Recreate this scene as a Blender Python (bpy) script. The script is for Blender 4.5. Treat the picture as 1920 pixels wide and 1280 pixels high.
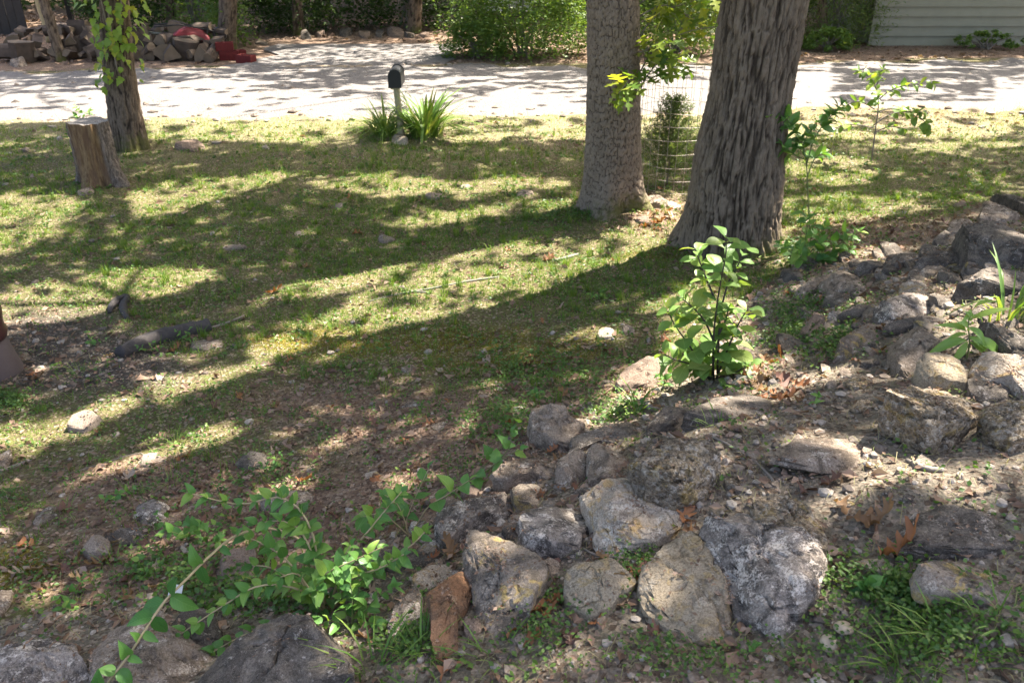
import bpy, math, random
import numpy as np
from mathutils import Vector, Matrix

random.seed(7)
RNG = np.random.default_rng(11)
for o in list(bpy.data.objects):
    bpy.data.objects.remove(o)
SC = bpy.context.scene
COL = SC.collection

# ------------------------------------------------------------------ camera
CAM_H, PITCH, FPX = 2.7, math.radians(27.0), 1551.0      # focal length in pixels of a 1920 wide frame
cam_data = bpy.data.cameras.new('camera')
cam = bpy.data.objects.new('camera', cam_data)
COL.objects.link(cam)
cam.location = (0, 0, CAM_H)
cam.rotation_euler = (math.pi / 2 - PITCH, 0, 0)
cam_data.sensor_fit = 'HORIZONTAL'
cam_data.sensor_width = 22.3
cam_data.lens = 22.3 * FPX / 1920
cam_data.clip_start = 0.05
cam_data.clip_end = 2000
cam_data.dof.use_dof = True
cam_data.dof.focus_distance = 3.4
cam_data.dof.aperture_fstop = 4.5
SC.camera = cam

# ------------------------------------------------------------------ sky, sun, exposure
SUN_EL = math.radians(56)
SUN_AZ = math.atan2(0.60, 0.80)          # direction towards the sun in the ground plane (+x right, +y away)
SUN = np.array([math.cos(SUN_EL) * math.cos(SUN_AZ), math.cos(SUN_EL) * math.sin(SUN_AZ), math.sin(SUN_EL)])
world = bpy.data.worlds.new('World')
SC.world = world
world.use_nodes = True
wn = world.node_tree
sky = wn.nodes.new('ShaderNodeTexSky')
sky.sky_type = 'NISHITA'
sky.sun_disc = False
sky.air_density = 0.8
sky.dust_density = 5.0
sky.ozone_density = 0.4
sky.sun_elevation = SUN_EL
sky.sun_rotation = math.pi / 2 - SUN_AZ
wn.links.new(sky.outputs[0], wn.nodes['Background'].inputs[0])
wn.nodes['Background'].inputs[1].default_value = 0.12
sl = bpy.data.lights.new('sun', 'SUN')
sl.energy = 5.0
sl.angle = math.radians(0.53)
sl.color = (1.0, 0.93, 0.82)
so = bpy.data.objects.new('sun', sl)
COL.objects.link(so)
so.rotation_euler = Vector(-SUN).to_track_quat('-Z', 'Y').to_euler()
SC.view_settings.view_transform = 'Standard'
SC.view_settings.look = 'None'
SC.view_settings.gamma = 1
SC.view_settings.use_curve_mapping = False
SC.view_settings.exposure = 2.45
SC.render.engine = 'CYCLES'
SC.cycles.use_denoising = True
SC.cycles.max_bounces = 6
SC.cycles.diffuse_bounces = 3
SC.cycles.glossy_bounces = 2
SC.cycles.transmission_bounces = 4
SC.cycles.sample_clamp_indirect = 8

# ------------------------------------------------------------------ numeric helpers
CP, SP = math.cos(PITCH), math.sin(PITCH)

def ray(u, v):
    x = (u - 960) / FPX
    y = (640 - v) / FPX
    return np.array([x, CP + y * SP, -SP + y * CP])

def PZ(u, v, z):
    d = ray(u, v)
    t = (z - CAM_H) / d[2]
    return np.array([d[0] * t, d[1] * t, z])

def PY(u, v, Y):
    d = ray(u, v)
    t = Y / d[1]
    return np.array([d[0] * t, Y, CAM_H + d[2] * t])

def proj(p):
    p = np.asarray(p, float)
    dy, dz = p[..., 1], p[..., 2] - CAM_H
    depth = dy * CP - dz * SP
    up = dy * SP + dz * CP
    depth = np.where(depth < 0.05, 0.05, depth)
    return 960 + FPX * p[..., 0] / depth, 640 - FPX * up / depth, depth

def hash01(ix, iy, iz, seed):
    h = (ix.astype(np.int64) * 374761393 + iy.astype(np.int64) * 668265263 + iz.astype(np.int64) * 2147483647 // 3 * 7 + seed * 974711)
    h = (h ^ (h >> 13)) * 1274126177
    h = h & 0x7fffffff
    h = (h ^ (h >> 16)) * 1103515245
    return ((h & 0xffffff) / float(0xffffff))

def vnoise(p, seed=0):
    p = np.asarray(p, float)
    if p.shape[-1] == 2:
        p = np.concatenate([p, np.zeros(p.shape[:-1] + (1,))], -1)
    i = np.floor(p).astype(np.int64)
    f = p - i
    f = f * f * f * (f * (f * 6 - 15) + 10)
    r = 0
    for dx in (0, 1):
        wx = f[..., 0] if dx else 1 - f[..., 0]
        for dy in (0, 1):
            wy = f[..., 1] if dy else 1 - f[..., 1]
            for dz in (0, 1):
                wz = f[..., 2] if dz else 1 - f[..., 2]
                r = r + wx * wy * wz * hash01(i[..., 0] + dx, i[..., 1] + dy, i[..., 2] + dz, seed)
    return r                                             # 0..1

def fbm(p, oct=4, seed=0, gain=0.5):
    p = np.asarray(p, float)
    a, s, r = 1.0, 0.0, 0
    for k in range(oct):
        r = r + a * vnoise(p * (2.03 ** k) + 17.3 * k, seed + k)
        s += a
        a *= gain
    return r / s

def voro2(u, v, seed=0, wrap=None):
    iu, iv = np.floor(u).astype(np.int64), np.floor(v).astype(np.int64)
    f1 = np.full(u.shape, 9.0)
    f2 = np.full(u.shape, 9.0)
    cid = np.zeros(u.shape)
    for du in (-1, 0, 1):
        for dv in (-1, 0, 1):
            cu, cv = iu + du, iv + dv
            hu = np.mod(cu, wrap) if wrap else cu
            z = np.zeros_like(hu)
            pu = cu + 0.1 + 0.8 * hash01(hu, cv, z, seed)
            pv = cv + 0.1 + 0.8 * hash01(hu, cv, z, seed + 5)
            d = np.hypot(u - pu, v - pv)
            m = d < f1
            f2 = np.where(m, f1, np.minimum(f2, d))
            cid = np.where(m, hash01(hu, cv, z, seed + 9), cid)
            f1 = np.minimum(f1, d)
    return f1, f2, cid

def sstep(a, b, x):
    t = np.clip((x - a) / (b - a), 0, 1)
    return t * t * (3 - 2 * t)

def inpoly(u, v, poly):
    u, v = np.asarray(u, float), np.asarray(v, float)
    r = np.zeros(u.shape, bool)
    n = len(poly)
    for k in range(n):
        x1, y1 = poly[k]
        x2, y2 = poly[(k + 1) % n]
        if y1 == y2:
            continue
        c = ((y1 > v) != (y2 > v)) & (u < (x2 - x1) * (v - y1) / (y2 - y1) + x1)
        r ^= c
    return r

# ------------------------------------------------------------------ terrain
ctrl = [  # pixel u, pixel v, ground height
    (0, 500, 0), (500, 500, 0), (1000, 500, .03), (1300, 470, .08), (1450, 470, .15), (0, 700, .08), (400, 750, .14), (800, 700, .18),
    (1100, 600, .18), (1000, 700, .26), (0, 900, .22), (400, 900, .27), (700, 850, .31), (900, 780, .36), (0, 1050, .31), (300, 1000, .35),
    (600, 980, .40), (800, 930, .45), (1000, 830, .55), (1200, 770, .60), (1250, 700, .48), (1350, 700, .58), (1450, 600, .48),
    (1500, 520, .38), (1600, 470, .33), (1700, 430, .33), (1560, 400, .10), (1800, 380, .16), (850, 1000, .68), (1100, 900, .83),
    (1300, 850, .97), (1500, 800, 1.0), (1500, 700, .84), (1600, 650, .84), (1600, 560, .74), (1750, 560, .97), (1750, 480, .86),
    (1900, 440, 1.02), (1900, 600, 1.12), (1800, 700, 1.1), (1900, 800, 1.2), (1700, 850, 1.12), (1500, 950, 1.05), (1250, 1000, .95),
    (1300, 1200, 1.0), (1500, 1150, 1.03), (1700, 1000, 1.13), (1900, 1000, 1.22), (1900, 1250, 1.2), (1600, 1260, 1.08),
    (1200, 1270, .98), (900, 1100, .79), (900, 1250, .86), (600, 1130, .56), (600, 1270, .75), (300, 1130, .46), (300, 1260, .62),
    (0, 1180, .43), (0, 1270, .53)]
CX, CZ = [], []
for (u, v, z) in ctrl:
    p = PZ(u, v, z)
    CX.append((p[0], p[1])); CZ.append(z)
for x in (-30, -18, -10, -5, 0, 5, 10, 18, 30):
    for y in (9.5, 13, 18.5, 22, 30, 45):
        CX.append((x, y)); CZ.append(0.0 if y < 20 else (0.06 if y < 25 else 0.25))
for (x, y, z) in ((0, 0, 1.1), (-2, 0, .85), (2, 0, 1.2), (4, 1, 1.3), (4, 3, 1.25), (5, 4.5, 1.0), (-4, 1, .45), (-8, 2, .3), (-8, 5, .15),
                  (-6, 7, .02), (6.5, 6.2, .45), (8, 8, .05), (9, 3, 1.0), (0, -4, 1.2), (-8, -4, .9), (8, -4, 1.3), (-16, 3, .2), (16, 3, .6), (14, 7, .1)):
    CX.append((x, y)); CZ.append(z)
CX = np.array(CX, float); CZ = np.array(CZ, float)
D0 = np.linalg.norm(CX[:, None] - CX[None], axis=2)
A = np.zeros((len(CX) + 3,) * 2)
A[:len(CX), :len(CX)] = D0 - 0.03 * np.eye(len(CX))
A[:len(CX), -3:] = np.c_[np.ones(len(CX)), CX]
A[-3:, :len(CX)] = A[:len(CX), -3:].T
W = np.linalg.solve(A, np.r_[CZ, 0, 0, 0])
GX0, GX1, GY0, GY1, GS = -16.0, 18.0, -4.0, 34.0, 0.06
gx = np.arange(GX0, GX1, GS); gy = np.arange(GY0, GY1, GS)
HG = np.zeros((len(gy), len(gx)))
for j in range(len(gy)):
    d = np.hypot(gx[:, None] - CX[None, :, 0], gy[j] - CX[None, :, 1])
    HG[j] = d @ W[:len(CX)] + W[-3] + W[-2] * gx + W[-1] * gy[j]
for _ in range(6):                                        # soften the creases at the control points
    HG[1:-1, 1:-1] = (HG[1:-1, 1:-1] * 2 + HG[:-2, 1:-1] + HG[2:, 1:-1] + HG[1:-1, :-2] + HG[1:-1, 2:]) / 6
XX, YY = np.meshgrid(gx, gy)
fadey = 1 - sstep(11.5, 13, YY)
rough = sstep(.45, .9, HG)
HG += (fbm(np.stack([XX, YY], -1) * 1.6, 3, 3) - .5) * .10 * fadey
HG += (fbm(np.stack([XX, YY], -1) * 7.0, 3, 8) - .5) * (.02 + .05 * rough) * fadey

def H(x, y):
    x = np.asarray(x, float); y = np.asarray(y, float)
    fx = np.clip((x - GX0) / GS, 0, len(gx) - 1.001); fy = np.clip((y - GY0) / GS, 0, len(gy) - 1.001)
    i, j = fx.astype(int), fy.astype(int)
    a, b = fx - i, fy - j
    return (HG[j, i] * (1 - a) + HG[j, i + 1] * a) * (1 - b) + (HG[j + 1, i] * (1 - a) + HG[j + 1, i + 1] * a) * b

TS = np.concatenate([np.arange(1.0, 8, .004), np.arange(8, 60, .02)])
def G(u, v):
    d = ray(u, v)
    z = CAM_H + d[2] * TS
    below = z < H(d[0] * TS, d[1] * TS)
    k = int(np.argmax(below)) if below.any() else len(TS) - 1
    t = TS[k]
    return np.array([d[0] * t, d[1] * t, H(d[0] * t, d[1] * t)])

def mpp(p):
    return proj(p)[2] / FPX                               # metres per (1920-frame) pixel at p

# regions laid down in ground terms (pixel outlines of the ground cover, read back through proj())
TERR = [(-900, 1230), (0, 1165), (300, 1115), (600, 1085), (800, 1000), (900, 930), (990, 770), (1200, 735), (1300, 690), (1420, 560),
        (1480, 500), (1600, 450), (1800, 400), (1920, 365), (2600, 200), (2600, 1900), (-900, 1900)]
NEARROAD = [(-1400, 262), (0, 232), (300, 227), (700, 224), (1100, 221), (1500, 211), (1920, 206), (3200, 190)]
FARROAD = [(-1400, 150), (0, 135), (300, 128), (480, 122), (830, 117), (1100, 122), (1500, 118), (1700, 112), (1920, 108), (3200, 98)]

def blob(u, v, cu, cv, ru, rv):
    return np.exp(-(((u - cu) / ru) ** 2 + ((v - cv) / rv) ** 2))

def masks(x, y):
    z = H(x, y)
    u, v, dep = proj(np.stack([x, y, z], -1))
    n = fbm(np.stack([x, y], -1) * 1.3, 4, 21)
    n2 = fbm(np.stack([x, y], -1) * 4.0, 3, 31)
    soft = lambda m: m
    terr = inpoly(u + (n - .5) * 120, v + (n2 - .5) * 60, TERR).astype(float)
    litter = blob(u, v, 850, 850, 230, 90) + blob(u, v, 600, 960, 330, 80) + .8 * blob(u, v, 200, 1070, 320, 90) + .8 * blob(u, v, 1240, 400, 90, 40) \
        + .8 * blob(u, v, 1700, 430, 170, 28) + .7 * blob(u, v, 620, 760, 300, 60) + .6 * blob(u, v, 1120, 700, 120, 60) + .5 * blob(u, v, 1050, 265, 120, 18) + .7 * blob(u, v, 1660, 225, 260, 25) + .8 * blob(u, v, 1150, 1270, 560, 70) + .6 * blob(u, v, 250, 900, 260, 60) + .6 * blob(u, v, 1650, 560, 220, 70)
    bank = (v < np.interp(u, [p[0] for p in FARROAD], [p[1] for p in FARROAD])).astype(float)
    litter = np.clip(litter * (.5 + n) + bank * .75, 0, 1)
    char = np.clip(2.0 * (blob(u, v, 60, 660, 170, 70) + .7 * blob(u, v, 240, 690, 100, 40)) * (.4 + 1.2 * n), 0, 1)
    moss = np.clip(1.1 * (blob(u, v, 930, 650, 240, 50) + blob(u, v, 30, 1060, 90, 50) + blob(u, v, 560, 640, 130, 30) + .6 * blob(u, v, 1240, 480, 120, 30)) * (.3 + 1.3 * n2), 0, 1)
    verge = sstep(330, 225, v) * sstep(205, 225, v)
    return dict(u=u, v=v, dep=dep, n=n, n2=n2, terr=terr, litter=litter, char=char, moss=moss, verge=verge, bank=bank, z=z)

# where the sun gets through the leaves: outlines of the sunlit patches on the ground
LIT = [
    [(1290, 440), (1180, 425), (1060, 430), (930, 460), (830, 480), (760, 520), (680, 545), (600, 590), (480, 640), (400, 700), (540, 668), (650, 632), (800, 602), (950, 577), (1100, 542), (1200, 500), (1285, 465)],
    [(240, 360), (330, 335), (480, 330), (560, 318), (520, 345), (420, 372), (330, 400), (250, 415)],
    [(-60, 575), (100, 520), (250, 500), (400, 503), (440, 518), (300, 565), (180, 600), (60, 622), (-60, 640)],
    [(-60, 380), (60, 350), (170, 375), (140, 420), (40, 470), (-60, 490)],
    [(450, 785), (380, 800), (260, 830), (170, 885), (240, 892), (350, 852), (460, 815)],
    [(-60, 810), (120, 770), (200, 748), (300, 705), (260, 760), (120, 830), (-60, 860)],
    [(560, 345), (700, 325), (860, 338), (1080, 330), (1080, 350), (900, 362), (700, 372)],
    [(690, 415), (900, 388), (1070, 372), (1085, 395), (960, 405), (760, 432)],
    [(1180, 578), (1290, 535), (1305, 556), (1215, 592)],
    [(1060, 805), (1150, 740), (1240, 718), (1270, 742), (1200, 792), (1120, 805)],
    [(1420, 825), (1540, 800), (1660, 865), (1800, 880), (1900, 930), (1900, 955), (1700, 915), (1500, 870)],
    [(1400, 925), (1480, 920), (1545, 985), (1640, 1040), (1660, 1080), (1590, 1060), (1520, 1010), (1440, 960)],
    [(1470, 300), (1540, 305), (1640, 345), (1540, 352), (1470, 345)],
    [(1450, 375), (1560, 362), (1700, 372), (1760, 392), (1600, 418), (1470, 440)],
    [(1600, 270), (1720, 268), (1920, 262), (1920, 275), (1700, 288)],
    [(840, 470), (700, 500), (560, 520), (480, 560), (600, 560), (720, 530)],
    [(255, 705), (420, 690), (520, 670), (430, 720), (300, 760)],
]
LITE = [(1560, 318, 95, 26), (1235, 738, 105, 44), (1440, 485, 40, 18), (1700, 885, 130, 26), (1590, 930, 60, 26), (1860, 905, 60, 30), (1540, 830, 90, 26), (1350, 800, 60, 18), (1480, 965, 50, 26), (1120, 985, 28, 22), (1010, 800, 24, 18), (1230, 1150, 34, 24), (930, 1165, 30, 16), (1800, 1220, 40, 18), (1330, 630, 95, 100), (1440, 715, 70, 45), (1820, 600, 110, 60), (1880, 700, 60, 45), (1750, 768, 95, 48), (1310, 858, 45, 35), (1455, 1150, 85, 38),
        (1235, 395, 65, 45), (1120, 630, 55, 20), (600, 1230, 40, 45), (1690, 575, 45, 16), (740, 905, 45, 22), (1450, 470, 40, 40), (1640, 480, 60, 18), (1270, 1010, 30, 22), (1560, 700, 40, 20), (1900, 860, 40, 22)]

def litfrac(x, y):
    z = H(x, y)
    u, v, dep = proj(np.stack([x, y, z], -1))
    front = y * CP - (z - CAM_H) * SP > .3
    n = fbm(np.stack([x * .8 + y * .3, y * 1.1], -1) * 1.5, 3, 41)
    ns = fbm(np.stack([x, y], -1) * 3.2, 2, 47)
    L = np.where(n > np.where(u > 1000, .66, .68), .5, .04)                       # stray flecks everywhere
    for poly in LIT:
        L = np.where(inpoly(u, v, poly), np.maximum(L, np.where(ns > .3, .985, .55)), L)
    for (cu, cv, ru, rv) in LITE:
        L = np.where(((u - cu) / ru) ** 2 + ((v - cv) / rv) ** 2 < 1, np.maximum(L, .95), L)
    fr = np.interp(u, [p[0] for p in FARROAD], [p[1] for p in FARROAD])
    nr = np.interp(u, [p[0] for p in NEARROAD], [p[1] for p in NEARROAD])
    road = (v > fr) & (v < nr)
    t = (v - fr) / np.maximum(nr - fr, 1)
    thr = np.clip(.60 - .34 * t - .12 * ((u > 1180) & (u < 1560)) + .14 * ((u > 1575) & (u < 1860) & (t > .3) & (t < .88)) - .25 * (t > .86), .1, .9)
    nf = fbm(np.stack([x * 1.1, y * 2.6], -1) * 1.6, 4, 49, .65)
    L = np.where(road, np.where(nf * .75 + n * .25 > thr, 1.0, .15), L)
    vg = (v >= nr) & (v < np.interp(u, [0, 280, 700, 1100, 1920], [nr.min() if nr.size else 220, 262, 272, 262, 262])) & (u > 270)
    L = np.where(vg, np.where(ns > .36, 1.0, .4), L)
    bush = (v < fr) & (v > fr - 60)
    L = np.where(bush, np.where((n > .5), .75, .1), L)
    L = np.where(bush & (u > 480) & (u < 840) & (v > 92), .85, L)
    L = np.where(bush & (u > 800) & (u < 1360), .85, L)
    L = np.where(bush & (u < 480), np.where(n > .62, .4, .04), L)
    L = np.where((v < fr - 60), .04, L)
    return np.where(front, L, .15)

# ------------------------------------------------------------------ scene helpers
def link(o, parent=None):
    COL.objects.link(o)
    if parent is not None:
        o.parent = parent
    return o

def tag(o, label=None, cat=None, group=None, kind=None):
    if label: o['label'] = label
    if cat: o['category'] = cat
    if group: o['group'] = group
    if kind: o['kind'] = kind
    return o

def thing(name, base, label, cat, group=None):
    e = bpy.data.objects.new(name, None)
    e.empty_display_size = .1
    e.location = Vector(base)
    link(e)
    return tag(e, label, cat, group)

def mesh_np(name, verts, quads=None, tris=None, mats=(), smooth=True, attrs=None, mat_index=None):
    me = bpy.data.meshes.new(name)
    verts = np.asarray(verts, np.float32)
    nq = 0 if quads is None else len(quads)
    nt = 0 if tris is None else len(tris)
    loops = []
    if nq: loops.append(np.asarray(quads, np.int32).reshape(-1))
    if nt: loops.append(np.asarray(tris, np.int32).reshape(-1))
    loops = np.concatenate(loops)
    me.vertices.add(len(verts)); me.vertices.foreach_set('co', verts.reshape(-1))
    me.loops.add(len(loops)); me.loops.foreach_set('vertex_index', loops)
    me.polygons.add(nq + nt)
    st = np.concatenate([np.arange(nq) * 4, nq * 4 + np.arange(nt) * 3]).astype(np.int32)
    me.polygons.foreach_set('loop_start', st)
    me.polygons.foreach_set('loop_total', np.r_[np.full(nq, 4), np.full(nt, 3)].astype(np.int32))
    me.polygons.foreach_set('use_smooth', np.full(nq + nt, smooth))
    for m in mats: me.materials.append(m)
    if mat_index is not None: me.polygons.foreach_set('material_index', np.asarray(mat_index, np.int32))
    for k, a in (attrs or {}).items():
        at = me.attributes.new(k, 'FLOAT', 'POINT')
        at.data.foreach_set('value', np.asarray(a, np.float32))
    me.update(calc_edges=True)
    return me

def obj(name, me, parent=None, M=None):
    o = bpy.data.objects.new(name, me)
    link(o, parent)
    if M is not None: o.matrix_basis = M
    return o

def tube(pts, rad, sides=6, cap=True):
    pts = np.asarray(pts, float); n = len(pts)
    rad = np.broadcast_to(np.asarray(rad, float), (n,))
    tan = np.gradient(pts, axis=0)
    tan /= np.linalg.norm(tan, axis=1)[:, None] + 1e-9
    ref = np.array([0, 0, 1.0]) if abs(tan[:, 2]).mean() < .8 else np.array([1.0, 0, 0])
    a = np.cross(tan, ref); a /= np.linalg.norm(a, axis=1)[:, None] + 1e-9
    b = np.cross(tan, a)
    th = np.arange(sides) / sides * 2 * np.pi
    V = pts[:, None] + rad[:, None, None] * (np.cos(th)[None, :, None] * a[:, None] + np.sin(th)[None, :, None] * b[:, None])
    V = V.reshape(-1, 3)
    i, j = np.meshgrid(np.arange(n - 1), np.arange(sides), indexing='ij')
    jn = (j + 1) % sides
    Q = np.stack([i * sides + j, i * sides + jn, (i + 1) * sides + jn, (i + 1) * sides + j], -1).reshape(-1, 4)
    T = np.zeros((0, 3), int)
    if cap:
        V = np.r_[V, pts[:1], pts[-1:]]
        k = np.arange(sides)
        T = np.r_[np.stack([np.full(sides, n * sides), (k + 1) % sides, k], 1),
                  np.stack([np.full(sides, n * sides + 1), (n - 1) * sides + k, (n - 1) * sides + (k + 1) % sides], 1)]
    return V, Q, T

def joinm(parts):
    V, Q, T, off = [], [], [], 0
    for (v, q, t) in parts:
        V.append(v)
        if q is not None and len(q): Q.append(np.asarray(q) + off)
        if t is not None and len(t): T.append(np.asarray(t) + off)
        off += len(v)
    return np.concatenate(V), (np.concatenate(Q) if Q else None), (np.concatenate(T) if T else None)

def box(c, s, rot=None):
    c = np.asarray(c, float); s = np.asarray(s, float) / 2
    V = np.array([[x, y, z] for z in (-1, 1) for y in (-1, 1) for x in (-1, 1)], float) * s
    if rot is not None: V = V @ np.array(rot).T
    V = V + c
    Q = np.array([[0, 2, 3, 1], [4, 5, 7, 6], [0, 1, 5, 4], [2, 6, 7, 3], [0, 4, 6, 2], [1, 3, 7, 5]])
    return V, Q, None

def bez(p, n=14):
    """smooth polyline through points"""
    p = np.asarray(p, float)
    t = np.linspace(0, len(p) - 1, n)
    out = []
    for x in t:
        i = min(int(x), len(p) - 2); f = x - i
        p0, p1, p2, p3 = p[max(i - 1, 0)], p[i], p[i + 1], p[min(i + 2, len(p) - 1)]
        out.append(.5 * (2 * p1 + (p2 - p0) * f + (2 * p0 - 5 * p1 + 4 * p2 - p3) * f * f + (3 * p1 - p0 - 3 * p2 + p3) * f ** 3))
    return np.array(out)

# ------------------------------------------------------------------ materials
class N:
    def __init__(s, name):
        s.m = bpy.data.materials.new(name); s.m.use_nodes = True
        s.t = s.m.node_tree; s.t.nodes.clear()
        s.out = s.t.nodes.new('ShaderNodeOutputMaterial')
    def n(s, typ, **kw):
        x = s.t.nodes.new(typ)
        for k, v in kw.items(): setattr(x, k, v)
        return x
    def l(s, a, b): s.t.links.new(a, b)
    def set(s, sock, v):
        if isinstance(v, bpy.types.NodeSocket): s.l(v, sock)
        else: sock.default_value = (tuple(v) + (1,) if hasattr(v, '__len__') and len(v) == 3 and sock.type == 'RGBA' else v)
    def coord(s, kind='Object'): return s.n('ShaderNodeTexCoord').outputs[kind]
    def mapping(s, vec, scale=(1, 1, 1), loc=(0, 0, 0)):
        m = s.n('ShaderNodeMapping'); s.l(vec, m.inputs[0]); m.inputs['Scale'].default_value = scale; s.set(m.inputs['Location'], loc); return m.outputs[0]
    def noise(s, vec, scale, detail=4, rough=.6, dist=0):
        x = s.n('ShaderNodeTexNoise'); s.l(vec, x.inputs['Vector']); x.inputs['Scale'].default_value = scale
        x.inputs['Detail'].default_value = detail; x.inputs['Roughness'].default_value = rough; x.inputs['Distortion'].default_value = dist
        return x.outputs['Fac']
    def voro(s, vec, scale, feature='F1', out='Distance', rnd=1):
        x = s.n('ShaderNodeTexVoronoi', feature=feature); s.l(vec, x.inputs['Vector']); x.inputs['Scale'].default_value = scale
        x.inputs['Randomness'].default_value = rnd
        return x.outputs[out]
    def ramp(s, fac, stops):
        x = s.n('ShaderNodeValToRGB'); s.l(fac, x.inputs[0])
        e = x.color_ramp.elements
        while len(e) < len(stops): e.new(.5)
        for i, (p, c) in enumerate(stops):
            e[i].position = p
            e[i].color = (c, c, c, 1) if not hasattr(c, '__len__') else tuple(c) + (1,)
        return x.outputs[0]
    def mix(s, fac, a, b, mode='MIX'):
        x = s.n('ShaderNodeMix', data_type='RGBA', blend_type=mode)
        s.set(x.inputs[0], fac); s.set(x.inputs[6], a); s.set(x.inputs[7], b)
        return x.outputs[2]
    def math(s, op, a, b=0.0, c=None):
        x = s.n('ShaderNodeMath', operation=op); s.set(x.inputs[0], a); s.set(x.inputs[1], b)
        if c is not None: s.set(x.inputs[2], c)
        return x.outputs[0]
    def attr(s, name): return s.n('ShaderNodeAttribute', attribute_name=name).outputs['Fac']
    def rnd(s): return s.n('ShaderNodeObjectInfo').outputs['Random']
    def bump(s, h, strength=.5, dist=.01, normal=None):
        x = s.n('ShaderNodeBump'); s.l(h, x.inputs['Height']); x.inputs['Strength'].default_value = strength; x.inputs['Distance'].default_value = dist
        if normal is not None: s.l(normal, x.inputs['Normal'])
        return x.outputs[0]
    def prin(s, col, rough=.8, normal=None, spec=.3, metal=0):
        x = s.n('ShaderNodeBsdfPrincipled'); s.set(x.inputs['Base Color'], col); s.set(x.inputs['Roughness'], rough)
        x.inputs['Specular IOR Level'].default_value = spec; x.inputs['Metallic'].default_value = metal
        if normal is not None: s.l(normal, x.inputs['Normal'])
        return x.outputs[0]
    def done(s, sh): s.l(sh, s.out.inputs[0]); return s.m

def m_plain(name, c1, c2, scale=6, rough=.8, bump=.3, bd=.01, spec=.3, metal=0):
    k = N(name); c = k.coord()
    f = k.noise(c, scale, 6, .65)
    h = k.noise(c, scale * 5, 5, .7)
    return k.done(k.prin(k.mix(k.ramp(f, [(.3, 0), (.7, 1)]), c1, c2), rough, k.bump(h, bump, bd), spec, metal))

def m_leaf(name, c1, c2, c3=None, trans=.4, rough=.45, src='obj', spec=.35, vein=False):
    k = N(name)
    r = k.rnd() if src == 'obj' else k.attr('rnd')
    col = k.ramp(r, [(0, c1), (.6, c2), (1, c3 or c2)])
    c = k.coord('Object')
    f = k.noise(c, 30, 3)
    col = k.mix(k.math('MULTIPLY', f, .35), col, k.mix(1, col, (.55, .55, .5), 'MULTIPLY'))
    nrm = None
    if vein:
        sp = k.n('ShaderNodeSeparateXYZ'); k.l(c, sp.inputs[0])
        ax_ = k.math('ABSOLUTE', sp.outputs[0])
        ch = k.math('SINE', k.math('MULTIPLY', k.math('SUBTRACT', sp.outputs[1], k.math('MULTIPLY', ax_, .9)), 62.0))
        side = k.ramp(ch, [(.80, 0), (1.0, 1)])
        rib = k.ramp(ax_, [(.0, 1), (.022, 0)])
        vn = k.math('MAXIMUM', k.math('MULTIPLY', side, .45), rib)
        col = k.mix(k.math('MULTIPLY', vn, .5), col, k.mix(1, col, (1.7, 1.5, 1.5), 'MULTIPLY'))
        blot = k.noise(c, 7, 4, .7)
        col = k.mix(k.ramp(blot, [(.62, 0), (.72, .5)]), col, (.26, .24, .06))
        nrm = k.bump(k.math('SUBTRACT', 1.0, vn), .35, .02)
    p = k.prin(col, rough, nrm, spec)
    t = k.n('ShaderNodeBsdfTranslucent'); k.set(t.inputs[0], k.mix(1, col, (1.25, 1.15, .45), 'MULTIPLY'))
    x = k.n('ShaderNodeMixShader'); x.inputs[0].default_value = trans
    k.l(p, x.inputs[1]); k.l(t.outputs[0], x.inputs[2])
    return k.done(x.outputs[0])

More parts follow.
